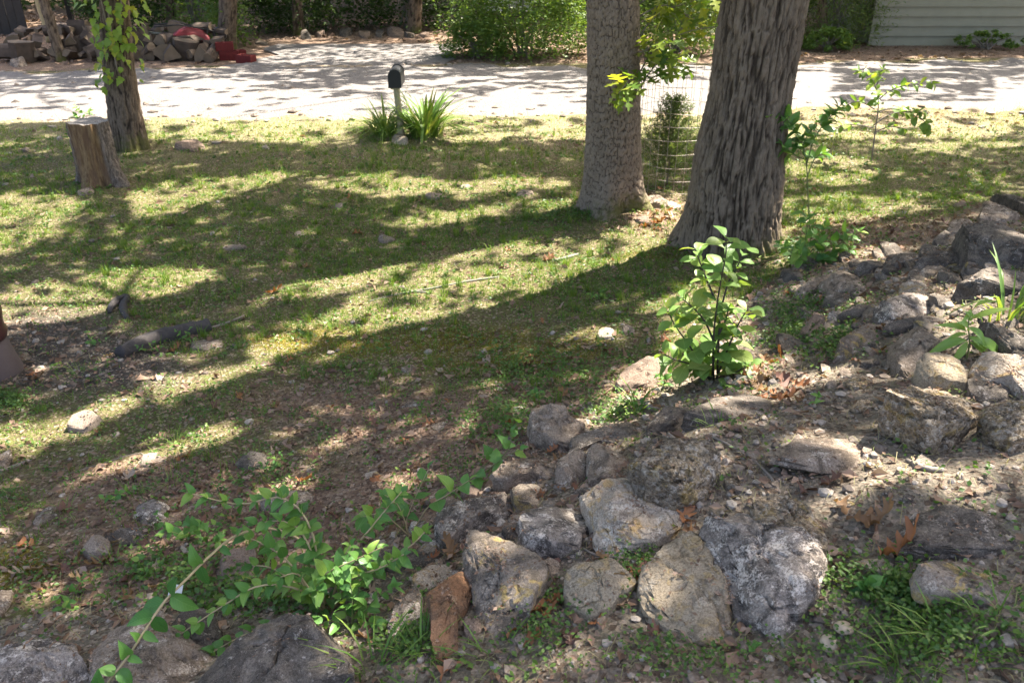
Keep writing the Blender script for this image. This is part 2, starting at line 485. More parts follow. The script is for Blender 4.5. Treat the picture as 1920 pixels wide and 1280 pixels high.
def m_rock(name, base, alt, dark, pale, dark_amt=.5, pale_amt=.4, lich=None, bumps=.6, cong=False):
    k = N(name); c0 = k.coord('Object')
    off = k.n('ShaderNodeVectorMath', operation='ADD'); k.l(c0, off.inputs[0])
    cmb = k.n('ShaderNodeCombineXYZ'); r = k.rnd()
    k.l(k.math('MULTIPLY', r, 37.0), cmb.inputs[0]); k.l(k.math('MULTIPLY', r, 71.0), cmb.inputs[1])
    k.l(cmb.outputs[0], off.inputs[1]); c = off.outputs[0]
    big = k.noise(c, 7, 6, .6, .4)
    mid = k.noise(c, 26, 6, .7)
    fine = k.noise(c, 150, 4, .75)
    col = k.mix(k.ramp(big, [(.35, 0), (.65, 1)]), base, alt)
    dk = k.ramp(k.math('ADD', k.noise(c, 11, 7, .68, .8), k.math('MULTIPLY', mid, .35)), [(.78 - dark_amt * .28, 0), (.86 - dark_amt * .2, 1)])
    col = k.mix(k.math('MULTIPLY', dk, .8), col, dark)
    pl = k.ramp(k.math('ADD', k.noise(c, 16, 7, .75, .3), k.math('MULTIPLY', fine, .3)), [(.80 - pale_amt * .2, 0), (.86 - pale_amt * .16, 1)])
    col = k.mix(k.math('MULTIPLY', pl, .75), col, pale)
    if lich:
        li = k.ramp(k.noise(c, 14, 6, .6, 1.0), [(.55, 0), (.62, 1)])
        col = k.mix(k.math('MULTIPLY', li, .7), col, lich)
    spk = k.ramp(k.voro(c, 210), [(.12, 1), (.3, 0)])
    col = k.mix(k.math('MULTIPLY', spk, .35), col, pale)
    col = k.mix(k.ramp(fine, [(.38, .75), (.55, 0)]), col, k.mix(1, col, (.42, .4, .38), 'MULTIPLY'))
    wv = k.n('ShaderNodeVectorMath', operation='ADD'); k.l(c, wv.inputs[0])
    nz_ = k.n('ShaderNodeTexNoise'); k.l(c, nz_.inputs['Vector']); nz_.inputs['Scale'].default_value = 9; nz_.inputs['Detail'].default_value = 5
    sc_ = k.n('ShaderNodeVectorMath', operation='SCALE'); k.l(nz_.outputs['Color'], sc_.inputs[0]); sc_.inputs['Scale'].default_value = .16
    k.l(sc_.outputs[0], wv.inputs[1])
    ck = k.voro(k.mapping(wv.outputs[0], (1, 1.8, 2.6)), 3.2, 'DISTANCE_TO_EDGE')
    crack = k.ramp(ck, [(.0, 0), (.022, 1)])
    gate = k.ramp(k.noise(c, 4, 2), [(.52, 0), (.6, 1)])
    crack = k.math('SUBTRACT', 1.0, k.math('MULTIPLY', k.math('SUBTRACT', 1.0, crack), gate))
    col = k.mix(k.math('MULTIPLY', k.math('SUBTRACT', 1.0, crack), .35), col, dark)
    b = k.bump(mid, bumps, .03)
    b = k.bump(crack, .7, .012, b)
    if cong:
        vv = k.voro(c, 75)
        vc = k.voro(c, 75, out='Color')
        b = k.bump(k.ramp(vv, [(0, 1), (.55, 0)]), .9, .02, b)
        sel = k.n('ShaderNodeSeparateColor'); k.l(vc, sel.inputs[0])
        col = k.mix(k.math('MULTIPLY', k.ramp(sel.outputs[0], [(.62, 0), (.9, 1)]), .38), col, pale)
        col = k.mix(k.math('MULTIPLY', k.ramp(sel.outputs[1], [(.65, 0), (.9, 1)]), .4), col, dark)
    b = k.bump(fine, bumps * 1.1, .006, b)
    return k.done(k.prin(k.mix(1, col, (1.22, 1.14, 1.04), 'MULTIPLY'), .9, b, .2))

ROCKM = {
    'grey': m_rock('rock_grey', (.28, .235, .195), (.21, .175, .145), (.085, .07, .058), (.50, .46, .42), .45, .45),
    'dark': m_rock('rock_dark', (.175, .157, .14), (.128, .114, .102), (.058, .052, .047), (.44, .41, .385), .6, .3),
    'darkwhite': m_rock('rock_dark_white', (.22, .195, .175), (.31, .28, .26), (.055, .05, .048), (.62, .58, .54), .6, .65),
    'lichen': m_rock('rock_lichen', (.21, .18, .155), (.27, .24, .21), (.08, .07, .06), (.42, .39, .36), .5, .3, (.36, .28, .10)),
    'tan': m_rock('rock_tan', (.28, .24, .18), (.25, .22, .175), (.12, .10, .075), (.38, .35, .30), .3, .35, (.28, .215, .11), .45),
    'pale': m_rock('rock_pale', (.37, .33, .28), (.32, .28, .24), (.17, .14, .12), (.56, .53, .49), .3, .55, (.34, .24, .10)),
    'orange': m_rock('rock_orange', (.26, .145, .085), (.20, .125, .08), (.08, .06, .045), (.42, .34, .26), .4, .2),
    'pink': m_rock('rock_pink', (.22, .17, .14), (.185, .145, .122), (.10, .08, .068), (.34, .29, .26), .3, .3),
    'white': m_rock('rock_white', (.235, .20, .175), (.20, .17, .145), (.13, .105, .09), (.29, .265, .24), .15, .4, None, .4),
    'cong': m_rock('rock_conglomerate', (.31, .255, .18), (.24, .20, .155), (.08, .065, .05), (.55, .52, .48), .4, .4, (.33, .25, .10), .8, True),
}
SOILPAL = dict(soil=(.17, .125, .095), soil2=(.24, .19, .145))

def m_ground():
    k = N('ground_soil_and_turf'); c = k.coord('Object')
    li, mo, ch, te, ve = (k.attr(a) for a in ('litter', 'moss', 'char', 'terr', 'verge'))
    n1 = k.noise(c, 3.0, 6, .65); n2 = k.noise(c, 22, 6, .7); n3 = k.noise(c, 120, 4, .75)
    turf = k.mix(k.ramp(n1, [(.35, 0), (.65, 1)]), (.09, .112, .028), (.145, .147, .05))
    turf = k.mix(k.ramp(n2, [(.45, 0), (.62, 1)]), turf, (.165, .125, .075))
    litc = k.mix(k.ramp(n2, [(.35, 0), (.6, 1)]), (.15, .095, .065), (.27, .19, .135))
    col = k.mix(k.ramp(li, [(.2, 0), (.7, 1)]), turf, litc)
    soil = k.mix(k.ramp(n2, [(.35, 0), (.65, 1)]), (.15, .124, .094), (.245, .212, .165))
    col = k.mix(k.math('MULTIPLY', te, k.math('SUBTRACT', 1.0, k.math('MULTIPLY', li, .6))), col, soil)
    col = k.mix(k.math('MULTIPLY', ve, .7), col, k.mix(n2, (.21, .20, .09), (.30, .26, .17)))
    col = k.mix(k.ramp(k.math('MULTIPLY', mo, n2), [(.15, 0), (.5, 1)]), col, (.17, .14, .025))
    col = k.mix(k.math('MULTIPLY', ch, .9), col, k.mix(n2, (.05, .042, .04), (.13, .11, .10)))
    v = k.voro(c, 70, out='Color'); sep = k.n('ShaderNodeSeparateColor'); k.l(v, sep.inputs[0])
    col = k.mix(k.ramp(sep.outputs[0], [(.80, 0), (.85, .6)]), col, (.38, .30, .23))
    col = k.mix(k.ramp(sep.outputs[1], [(.74, 0), (.8, .7)]), col, (.085, .055, .04))
    col = k.mix(k.ramp(n3, [(.35, .6), (.55, 0)]), col, k.mix(1, col, (.45, .42, .4), 'MULTIPLY'))
    b = k.bump(n2, .7, .03); b = k.bump(k.voro(c, 70), .6, .012, b); b = k.bump(n3, .6, .006, b)
    return k.done(k.prin(col, .95, b, .1))

def m_road():
    k = N('pale_gravel'); c = k.coord('Object')
    n1 = k.noise(c, .9, 5, .6); n2 = k.noise(c, 9, 6, .7); v = k.voro(c, 38); vc = k.voro(c, 38, out='Color')
    s = k.n('ShaderNodeSeparateColor'); k.l(vc, s.inputs[0])
    col = k.mix(k.ramp(n1, [(.35, 0), (.7, 1)]), (.165, .153, .147), (.14, .129, .121))
    col = k.mix(k.ramp(n2, [(.4, 0), (.7, .6)]), col, (.17, .15, .13))
    col = k.mix(k.ramp(s.outputs[0], [(.5, 0), (1, .5)]), col, (.28, .268, .258))
    col = k.mix(k.ramp(s.outputs[1], [(.7, 0), (1, .6)]), col, (.15, .135, .12))
    e = k.attr('edge')
    col = k.mix(k.ramp(k.math('ADD', e, k.math('MULTIPLY', n2, .8)), [(.75, 0), (1.15, 1)]), col, (.27, .21, .14))
    b = k.bump(v, .7, .02); b = k.bump(n2, .5, .03, b)
    return k.done(k.prin(col, .95, b, .1))

def m_bark(name, furrow, ridge, moss=(.10, .10, .03), bs=.6):
    k = N(name); c = k.coord('Object')
    r = k.attr('ridge'); ms = k.attr('moss')
    n1 = k.noise(c, 5, 5, .6); n2 = k.noise(k.mapping(c, (1, 1, .35)), 60, 6, .75)
    col = k.mix(k.ramp(r, [(.05, 0), (.75, 1)]), furrow, ridge)
    col = k.mix(k.ramp(n1, [(.35, .45), (.65, 0)]), col, k.mix(1, col, (.6, .58, .56), 'MULTIPLY'))
    col = k.mix(k.ramp(n2, [(.35, .7), (.55, 0)]), col, k.mix(1, col, (.5, .46, .42), 'MULTIPLY'))
    col = k.mix(k.ramp(k.noise(c, 40, 5, .7), [(.64, 0), (.74, .3)]), col, (.32, .31, .27))
    col = k.mix(k.ramp(k.math('MULTIPLY', ms, k.noise(c, 18, 4)), [(.25, 0), (.5, .9)]), col, moss)
    return k.done(k.prin(col, .92, k.bump(n2, bs, .012), .15))

MAT = {
    'ground': m_ground(), 'road': m_road(),
    'bark_pale': m_bark('oak_bark_pale', (.10, .076, .056), (.27, .213, .158)),
    'bark_dark': m_bark('oak_bark_dark', (.058, .044, .031), (.225, .176, .126)),
    'bark_brown': m_bark('bark_brown', (.05, .037, .028), (.20, .15, .108)),
    'limb': m_plain('limb_bark', (.14, .12, .10), (.24, .21, .18), 12, .9, .5),
    'twig': m_plain('dry_twig', (.30, .25, .20), (.20, .16, .13), 25, .85, .4, .004),
    'greytwig': m_plain('weathered_stick', (.21, .205, .16), (.13, .125, .095), 25, .85, .4, .004),
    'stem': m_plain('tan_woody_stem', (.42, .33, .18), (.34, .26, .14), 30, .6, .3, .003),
    'darkstem': m_plain('dark_stem', (.045, .04, .03), (.07, .055, .04), 30, .6, .3, .003),
    'greenstem': m_plain('green_stem', (.16, .19, .06), (.12, .14, .05), 30, .6, .2, .003),
    'black': m_plain('black_enamel', (.012, .012, .013), (.02, .02, .022), 9, .38, .08, .002, .5),
    'post': m_plain('weathered_post', (.42, .36, .23), (.30, .26, .15), 14, .9, .6, .01),
    'conc': m_plain('grey_concrete', (.30, .28, .26), (.22, .20, .19), 14, .95, .6, .01),
    'siding': m_plain('pale_green_siding', (.27, .26, .195), (.23, .22, .165), 3, .6, .1, .003),
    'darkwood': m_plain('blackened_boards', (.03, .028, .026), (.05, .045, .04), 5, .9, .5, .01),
    'roof': m_plain('pale_sheet_metal', (.55, .52, .51), (.45, .43, .42), 3, .55, .15, .004),
    'red': m_plain('faded_red_paint', (.21, .020, .026), (.15, .016, .02), 7, .5, .2, .004, .4),
    'redblock': m_plain('red_block', (.15, .022, .02), (.11, .018, .016), 9, .9, .5, .006),
    'steel': m_plain('galvanised_wire', (.36, .35, .33), (.30, .22, .16), 8, .5, .1, .001, .4, .6),
    'clay': m_plain('pinkish_clay', (.13, .098, .09), (.10, .074, .068), 8, .85, .3, .006),
    'burg': m_plain('burgundy_glaze', (.075, .022, .024), (.05, .016, .018), 6, .35, .15, .003, .5),
    'logbark': m_plain('firewood_bark', (.105, .075, .056), (.058, .043, .033), 9, .9, .7, .02),
    'logend': m_plain('firewood_end', (.20, .145, .098), (.125, .095, .066), 6, .9, .4, .01),
    'shroom': m_plain('cream_flesh', (.46, .37, .27), (.36, .27, .18), 22, .6, .3, .003),
    'plastic': m_plain('white_plastic', (.75, .75, .74), (.68, .68, .67), 6, .5, .05, .002),
    # leaves: one object each
    'L_shrub': m_leaf('leaf_light_green', (.13, .25, .055), (.20, .33, .08), (.30, .39, .10), .38, .42, vein=True),
    'L_honey': m_leaf('leaf_mid_green', (.085, .21, .05), (.13, .28, .06), (.24, .38, .07), .35, .4, vein=True),
    'L_big': m_leaf('leaf_deep_green', (.065, .18, .04), (.085, .22, .05), (.13, .28, .06), .35, .4, vein=True),
    'L_vine': m_leaf('leaf_vine', (.18, .30, .05), (.27, .40, .06), (.46, .46, .06), .42, .45),
    'L_oak': m_leaf('leaf_oak', (.09, .17, .03), (.17, .26, .045), (.34, .37, .05), .42, .35),
    'L_sap': m_leaf('leaf_sapling', (.13, .24, .06), (.20, .32, .07), (.30, .38, .07), .42, .4),
    'L_lance': m_leaf('leaf_lance', (.22, .38, .09), (.30, .46, .11), (.36, .5, .13), .4, .35),
    'L_blade': m_leaf('leaf_blade', (.09, .19, .03), (.15, .26, .045), (.28, .34, .09), .35, .45),
    'L_dry': m_leaf('leaf_dry_tan', (.26, .15, .075), (.21, .11, .05), (.30, .20, .11), .2, .6),
    'L_orange': m_leaf('leaf_dry_orange', (.30, .125, .055), (.34, .15, .065), (.27, .105, .045), .2, .6),
    'L_dark': m_leaf('leaf_dry_dark', (.14, .07, .05), (.19, .095, .065), (.11, .06, .045), .15, .65),
    'L_paledry': m_leaf('leaf_dry_pale', (.40, .30, .22), (.33, .23, .16), (.44, .35, .27), .2, .6),
    # leaves: many in one mesh, coloured by the 'rnd' attribute
    'S_crown': m_leaf('crown_leaves', (.05, .10, .02), (.075, .14, .028), (.11, .18, .035), .4, .5, 'attr'),
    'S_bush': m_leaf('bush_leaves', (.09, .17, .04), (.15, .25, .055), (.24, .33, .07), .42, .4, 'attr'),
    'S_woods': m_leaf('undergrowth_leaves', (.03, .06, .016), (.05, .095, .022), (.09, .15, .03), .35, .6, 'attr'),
    'S_cedar': m_leaf('cedar_sprays', (.09, .15, .04), (.13, .19, .05), (.19, .24, .06), .25, .6, 'attr'),
    'S_grass': m_leaf('grass_blades', (.088, .175, .026), (.16, .255, .042), (.32, .33, .10), .40, .55, 'attr', .25),
    'S_straw': m_leaf('dry_clippings', (.26, .24, .11), (.33, .29, .17), (.16, .20, .065), .25, .7, 'attr', .2),
    'S_clover': m_leaf('clover_leaves', (.055, .12, .025), (.10, .19, .04), (.20, .28, .06), .35, .45, 'attr'),
    'S_moss': m_leaf('moss_tufts', (.12, .11, .015), (.17, .15, .02), (.20, .19, .03), .15, .9, 'attr', .1),
    'S_litter': m_leaf('leaf_litter_bits', (.14, .085, .06), (.26, .17, .12), (.40, .29, .22), .15, .7, 'attr', .2),
}
def m_peb():
    k = N('pebbles'); r = k.attr('rnd'); c = k.coord('Object')
    col = k.ramp(r, [(0, (.12, .10, .085)), (.35, (.24, .19, .15)), (.75, (.38, .33, .28)), (1, (.37, .33, .285))])
    col = k.mix(k.ramp(k.noise(c, 90, 4, .7), [(.4, .6), (.6, 0)]), col, k.mix(1, col, (.5, .47, .44), 'MULTIPLY'))
    return k.done(k.prin(col, .9, k.bump(k.noise(c, 160, 4), .5, .004), .2))
MAT['pebble'] = m_peb()
def m_stump():
    k = N('stump_wood'); c = k.coord('Object'); b = k.attr('bark')
    g = k.noise(k.mapping(c, (1, 1, .12)), 45, 6, .75); n = k.noise(k.mapping(c, (1, 1, .3)), 9, 5, .65)
    wood = k.mix(k.ramp(g, [(.35, 0), (.62, 1)]), (.10, .058, .032), (.28, .185, .10))
    wood = k.mix(k.ramp(n, [(.48, 0), (.62, .85)]), wood, (.14, .085, .055))
    bark = k.mix(k.ramp(g, [(.4, 0), (.62, 1)]), (.07, .055, .045), (.24, .20, .17))
    return k.done(k.prin(k.mix(b, wood, bark), .92, k.bump(g, .8, .02), .15))
MAT['stump'] = m_stump()
def m_rings():
    k = N('cut_wood_top'); c = k.coord('Object')
    w = k.n('ShaderNodeTexWave'); w.wave_type = 'RINGS'; w.rings_direction = 'Z'; k.l(c, w.inputs[0]); w.inputs['Scale'].default_value = 14; w.inputs['Distortion'].default_value = 3
    n = k.noise(c, 20, 5, .7)
    col = k.mix(w.outputs['Fac'], (.25, .225, .20), (.36, .335, .31)); col = k.mix(k.ramp(n, [(.4, .7), (.6, 0)]), col, (.15, .13, .115))
    return k.done(k.prin(col, .95, k.bump(n, .5, .01), .1))
MAT['rings'] = m_rings()
def m_char():
    k = N('charred_wood'); c = k.coord('Object')
    x = k.n('ShaderNodeSeparateXYZ'); k.l(c, x.inputs[0])
    g = k.noise(k.mapping(c, (.3, 1, 1)), 40, 6, .75); n = k.noise(c, 12, 5, .7)
    f = k.ramp(k.math('ADD', k.math('MULTIPLY', x.outputs[0], 1.0), k.math('MULTIPLY', n, .9)), [(1.0, 0), (1.25, 1)])
    col = k.mix(f, k.mix(g, (.018, .016, .016), (.11, .095, .09)), k.mix(g, (.16, .13, .11), (.34, .31, .29)))
    return k.done(k.prin(col, .85, k.bump(g, .8, .015), .3))
MAT['char'] = m_char()

# ------------------------------------------------------------------ ground sheet, road, driveway
def grow(a, b, s0, s1):
    out = [a]
    while out[-1] < b:
        t = (out[-1] - a) / (b - a)
        out.append(out[-1] + s0 + (s1 - s0) * t)
    return out
ys = [-300, -100, -40, -15, -6] + grow(-3, .6, .4, .05) + grow(.65, 6, .035, .05)[0:] + grow(6.1, 15, .06, .14) + grow(15.2, 32, .2, 1.0) + [36, 45, 60, 90, 140, 220, 400, 900]
xr = grow(0, 4.5, .036, .05) + grow(4.6, 16, .06, .6) + [18, 24, 34, 50, 80, 140, 300, 900]
ys = np.array(sorted(set(ys))); xs = np.array(sorted(set([-a for a in xr] + xr)))
X, Y = np.meshgrid(xs, ys)
mk = masks(X.ravel(), Y.ravel())
V = np.stack([X.ravel(), Y.ravel(), mk['z']], -1)
nx, ny = len(xs), len(ys)
i, j = np.meshgrid(np.arange(ny - 1), np.arange(nx - 1), indexing='ij')
Q = np.stack([i * nx + j, i * nx + j + 1, (i + 1) * nx + j + 1, (i + 1) * nx + j], -1).reshape(-1, 4)
g = obj('ground', mesh_np('ground', V, Q, None, [MAT['ground']], True, {a: mk[a] for a in ('litter', 'moss', 'char', 'terr', 'verge')}))
tag(g, 'patchy earth and turf sloping from the rock bank to the road', 'ground', kind='structure')

def strip(name, near, far, n, m, mat, dz, jit, label):
    a = np.array([PZ(u, v, 0.0)[:2] for u, v in near]); b = np.array([PZ(u, v, 0.0)[:2] for u, v in far])
    a = np.r_[[a[0] + [-40, .5]], a, [a[-1] + [40, -.5]]] if jit else a
    b = np.r_[[b[0] + [-40, .5]], b, [b[-1] + [40, -.5]]] if jit else b
    xa = np.linspace(a[0, 0], a[-1, 0], n) if not jit else np.concatenate([np.linspace(a[0, 0], -14, 20), np.linspace(-13.9, 14, n), np.linspace(14.1, a[-1, 0], 20)])
    n = len(xa)
    ya = np.interp(xa, a[:, 0], a[:, 1]); yb = np.interp(xa, b[:, 0], b[:, 1])
    if jit:
        ya = ya + (fbm(np.stack([xa * 1.2, xa * 0], -1), 4, 61) - .5) * .9
        yb = yb + (fbm(np.stack([xa * 1.2, xa * 0 + 9], -1), 4, 62) - .5) * 1.1
    t = np.linspace(0, 1, m)
    Xs = np.repeat(xa[:, None], m, 1) + (0 if jit else (fbm(np.stack([xa[:, None] * 0 + t[None] * 4, 0 * t[None] + np.sign(xa[:, None] - xa.mean()) * 5], -1), 3, 66) - .5) * 1.6)
    Ys = ya[:, None] * (1 - t) + yb[:, None] * t
    hh = H(Xs, Ys)
    Z = np.maximum(hh, 0) + dz + .02 * np.sin(t * np.pi)[None]
    Z[:, 0] -= .03; Z[:, -1] -= .03
    e = np.repeat(np.abs(t * 2 - 1)[None] ** 6, n, 0)
    V = np.stack([Xs, Ys, Z], -1).reshape(-1, 3)
    i, j = np.meshgrid(np.arange(n - 1), np.arange(m - 1), indexing='ij')
    Q = np.stack([i * m + j, (i + 1) * m + j, (i + 1) * m + j + 1, i * m + j + 1], -1).reshape(-1, 4)
    o = obj(name, mesh_np(name, V, Q, None, [mat], True, {'edge': e.ravel()}))
    return tag(o, label, name.split('_')[-1], kind='structure')
strip('gravel_road', NEARROAD, FARROAD, 420, 15, MAT['road'], .006, True, 'pale gravel road crossing behind the mailbox')
strip('driveway', [(440, 130), (600, 128), (850, 125)], [(330, 84), (600, 84), (860, 84)], 40, 12, MAT['road'], .012, False, 'short earth drive leaving the far side of the road')

# ------------------------------------------------------------------ trees
def trunk_mesh(name, axis, rad, fine_to, mat, style, seed, flare=.35, top=7.5, res=.010):
    """axis: points up the trunk, the first on the ground; rad: radius at each"""
    axis = np.array(axis, float); rad = np.array(rad, float)
    d = axis[-1] - axis[-2]; d /= np.linalg.norm(d)
    L = (top - axis[-1][2]) / max(d[2], .2)
    if L > 0:
        axis = np.r_[axis, [axis[-1] + d * L]]; rad = np.r_[rad, rad[-1] * .55]
    axis = np.r_[[axis[0] - np.array([0, 0, .25])], axis]; rad = np.r_[rad[0], rad]
    s_ = np.r_[0, np.cumsum(np.linalg.norm(np.diff(axis, axis=0), axis=1))]
    S = np.concatenate([np.arange(0, min(fine_to, s_[-1]), res), np.linspace(min(fine_to, s_[-1]), s_[-1], 30)[1:]])
    R0 = rad[1]
    sides = int(min(400, max(24, 2 * np.pi * R0 / res)))
    A = np.stack([np.interp(S, s_, axis[:, k]) for k in range(3)], -1)
    # smooth the axis a little
    for _ in range(40):
        A[1:-1] = (A[:-2] + 2 * A[1:-1] + A[2:]) / 4
    Rr = np.interp(S, s_, rad)
    th = np.arange(sides) / sides * 2 * np.pi
    TH, SS = np.meshgrid(th, S)
    RR = np.repeat(Rr[:, None], sides, 1)
    hgt = SS - .25
    fl = np.exp(-np.maximum(hgt, 0) / .21)
    lob = .55 + .45 * np.cos(5 * TH + seed) + .3 * np.cos(3 * TH + 2.1 * seed)
    RR = RR * (1 + flare * fl * lob)
    RR = RR * (1 + .06 * (fbm(np.stack([np.cos(TH) * 1.2, np.sin(TH) * 1.2, SS * 1.1], -1), 3, seed) - .5) * 2)
    cw, chh, amp = {'plates': (.036, .085, .017), 'furrow': (.024, .24, .026), 'small': (.035, .16, .016)}[style]
    nw = max(6, int(round(2 * np.pi * R0 / cw)))
    warp = (fbm(np.stack([np.cos(TH) * 5, np.sin(TH) * 5, SS * (2.2 if style != 'plates' else 5)], -1), 3, seed + 3) - .5)
    w2 = fbm(np.stack([np.cos(TH) * 14, np.sin(TH) * 14, SS * 2.4], -1), 3, seed + 6) - .5
    U = TH / (2 * np.pi) * nw + (warp * 1.6 + w2 * 1.5 if style != 'plates' else warp * 1.2 + w2 * .9)
    Vv = SS / chh + warp * .8 + hash01(np.floor(U).astype(np.int64), np.zeros(U.shape, np.int64), np.zeros(U.shape, np.int64), seed) * .0
    f1, f2, cid = voro2(U, Vv, seed, nw)
    ridge = sstep(.0, .17 if style == 'plates' else .30, f2 - f1)
    strip_ = fbm(np.stack([np.cos(TH) * R0 * 95, np.sin(TH) * R0 * 95, SS * (9 if style != 'plates' else 26)], -1), 2, seed + 8)
    ridge = np.clip(ridge * (.6 + .8 * strip_), 0, 1)
    if style != 'plates':                                # long furrows that fork and join
        def fur(fr_, fz, sd_, w_):
            a_ = fbm(np.stack([np.cos(TH) * R0 * fr_ + warp * 2.0, np.sin(TH) * R0 * fr_, SS * fz], -1), 2, sd_, .4)
            return sstep(.0, w_, np.abs(a_ - .5) * 2)
        ridge = np.minimum(fur(30, 2.6, seed + 11, .24), .30 + .70 * fur(52, 5.5, seed + 17, .26))
        ridge = np.clip(ridge * (.55 + .85 * strip_), 0, 1)
        cid = strip_
    RR = RR + amp * (ridge - .5) + amp * .5 * (cid - .5) * ridge + amp * .5 * (fbm(np.stack([np.cos(TH) * 22, np.sin(TH) * 22, SS * 30], -1), 2, seed + 4) - .5)
    P = A[:, None] + np.stack([RR * np.cos(TH), RR * np.sin(TH), 0 * TH], -1)
    n, m = len(S), sides
    i, j = np.meshgrid(np.arange(n - 1), np.arange(m), indexing='ij')
    jn = (j + 1) % m
    Q = np.stack([i * m + j, i * m + jn, (i + 1) * m + jn, (i + 1) * m + j], -1).reshape(-1, 4)
    rid = np.clip(ridge * ((.65 + .5 * cid) if style == 'plates' else 1), 0, 1)
    moss = np.clip(1.2 - hgt / .35, 0, 1) * (.5 + .5 * np.cos(TH - 5.4))
    base = axis[1]
    me = mesh_np(name, P.reshape(-1, 3) - base, Q, None, [mat], True, {'ridge': rid.ravel(), 'moss': moss.ravel()})
    return me, base, A

TREES = []
def tree(name, label, pts, widths, Y, fine_to, mat, style, seed, flare=.35, group=None, res=.010, top=7.5, world_axis=None):
    if world_axis is None:
        ax, rd = [], []
        for k, ((u, v), w) in enumerate(zip(pts, widths)):
            p = PY(u, v, Y)
            if k == 0: p[2] = H(p[0], p[1])
            ax.append(p); rd.append(w / 2 * mpp(p))
    else:
        ax, rd = world_axis, widths
    me, base, A = trunk_mesh('trunk', ax, rd, fine_to, mat, style, seed, flare, top, res)
    t = thing(name, base, label, 'tree', group)
    obj('trunk', me, t)
    TREES.append(dict(t=t, base=np.array(base), top=A[-1], name=name))
    return t, A

b = G(1370, 462)
oakR, AR = tree('oak_tree', 'large oak with dark furrowed bark leaning over the rock bank', [(1370, 462), (1386, 300), (1402, 200), (1434, 0)], [166, 163, 152, 156], b[1], 3.6, MAT['bark_dark'], 'furrow', 5, .32)
b = G(1148, 388)
oakL, AL = tree('oak_tree', 'oak with pale plated bark and a leafy side shoot, by the wire cage', [(1148, 388), (1149, 290), (1150, 150), (1150, 0)], [101, 100, 94, 94], b[1], 3.6, MAT['bark_pale'], 'plates', 9, .6)
b = G(246, 277)
vtree, AV = tree('tree', 'slim dark tree wrapped in creeper behind the stump', [(246, 277), (233, 200), (223, 130), (214, 0)], [60, 57, 54, 50], b[1], 3.4, MAT['bark_brown'], 'small', 13, .35, res=.014)
# trees beyond the road
bgt = [  # base pixel, top pixel (v=-20), width, label
    ((425, 92), (428, -20), 34, 'ivy-clad tree trunk behind the red blocks'),
    ((116, 116), (76, -20), 19, 'thin grey tree leaning over the left of the woodpile'),
    ((321, 74), (318, -20), 15, 'thin dark tree just behind the red wheelbarrow'),
    ((1908, 76), (1922, -20), 34, 'dark tree standing at the corner of the sided shed'),
    ((560, 66), (556, -20), 20, 'shadowed tree trunk in the dark woods left of the rubble'),
    ((775, 62), (781, -20), 26, 'shadowed tree trunk in the dark woods behind the rubble row'),
    ((1545, 84), (1540, -20), 18, 'thin trunk among the dark evergreens beside the sided shed')]
for k, (pb, pt, w, lab) in enumerate(bgt):
    b = G(*pb)
    tree('tree', lab, [pb, pt], [w, w * .92], b[1], 2.0, MAT['bark_brown'], 'small', 20 + k, .25, 'trees beyond the road', .03)
# trees just outside the frame that give the lawn its shade
for k, (x, y, r, lab) in enumerate([(9.2, 6.6, .26, 'oak standing outside the frame beside the rock bank'), (13.5, 15, .3, 'oak standing outside the frame beside the road'),
                                    (-13.5, 16.5, .25, 'oak standing outside the frame past the woodpile'), (4.5, 27, .28, 'tall tree in the woods beyond the road')]):
    z = float(H(x, y))
    tree('tree', lab, None, [r, r * .9, r * .8], None, .3, MAT['bark_brown'], 'small', 40 + k, .3, 'shade trees around the yard', .05, 8.0,
         [np.array([x, y, z]), np.array([x + .05, y, z + 2]), np.array([x + .1, y + .1, z + 4])])

# crowns: leaves hung in the canopy, thin where the ground below is sunlit
def leafquads(C, size, seed, aspect=.62, flat=.5, rnd=None, fold=.12):
    """folded four-cornered leaves at centres C"""
    r = np.random.default_rng(seed)
    n = len(C)
    a = r.normal(size=(n, 3)); a[:, 2] *= flat
    a /= np.linalg.norm(a, axis=1)[:, None]
    nn = r.normal(size=(n, 3)) * (1 - flat) + np.array([0, 0, 1.0])
    b = np.cross(nn, a); b /= np.linalg.norm(b, axis=1)[:, None] + 1e-9
    nrm = np.cross(a, b)
    s = np.broadcast_to(np.asarray(size, float), (n,)) * r.uniform(.7, 1.3, n)
    s = s[:, None]
    tip = C + a * s * .5; bot = C - a * s * .5
    l = C + b * s * aspect * .5 + nrm * s * fold - a * s * .05
    q = C - b * s * aspect * .5 + nrm * s * fold - a * s * .05
    V = np.stack([bot, l, tip, q], 1).reshape(-1, 3)
    k = np.arange(n) * 4
    T = np.stack([np.stack([k, k + 2, k + 1], 1), np.stack([k, k + 3, k + 2], 1)], 1).reshape(-1, 3)
    rv = r.random(n) if rnd is None else rnd
    return V, T, np.repeat(rv, 4)

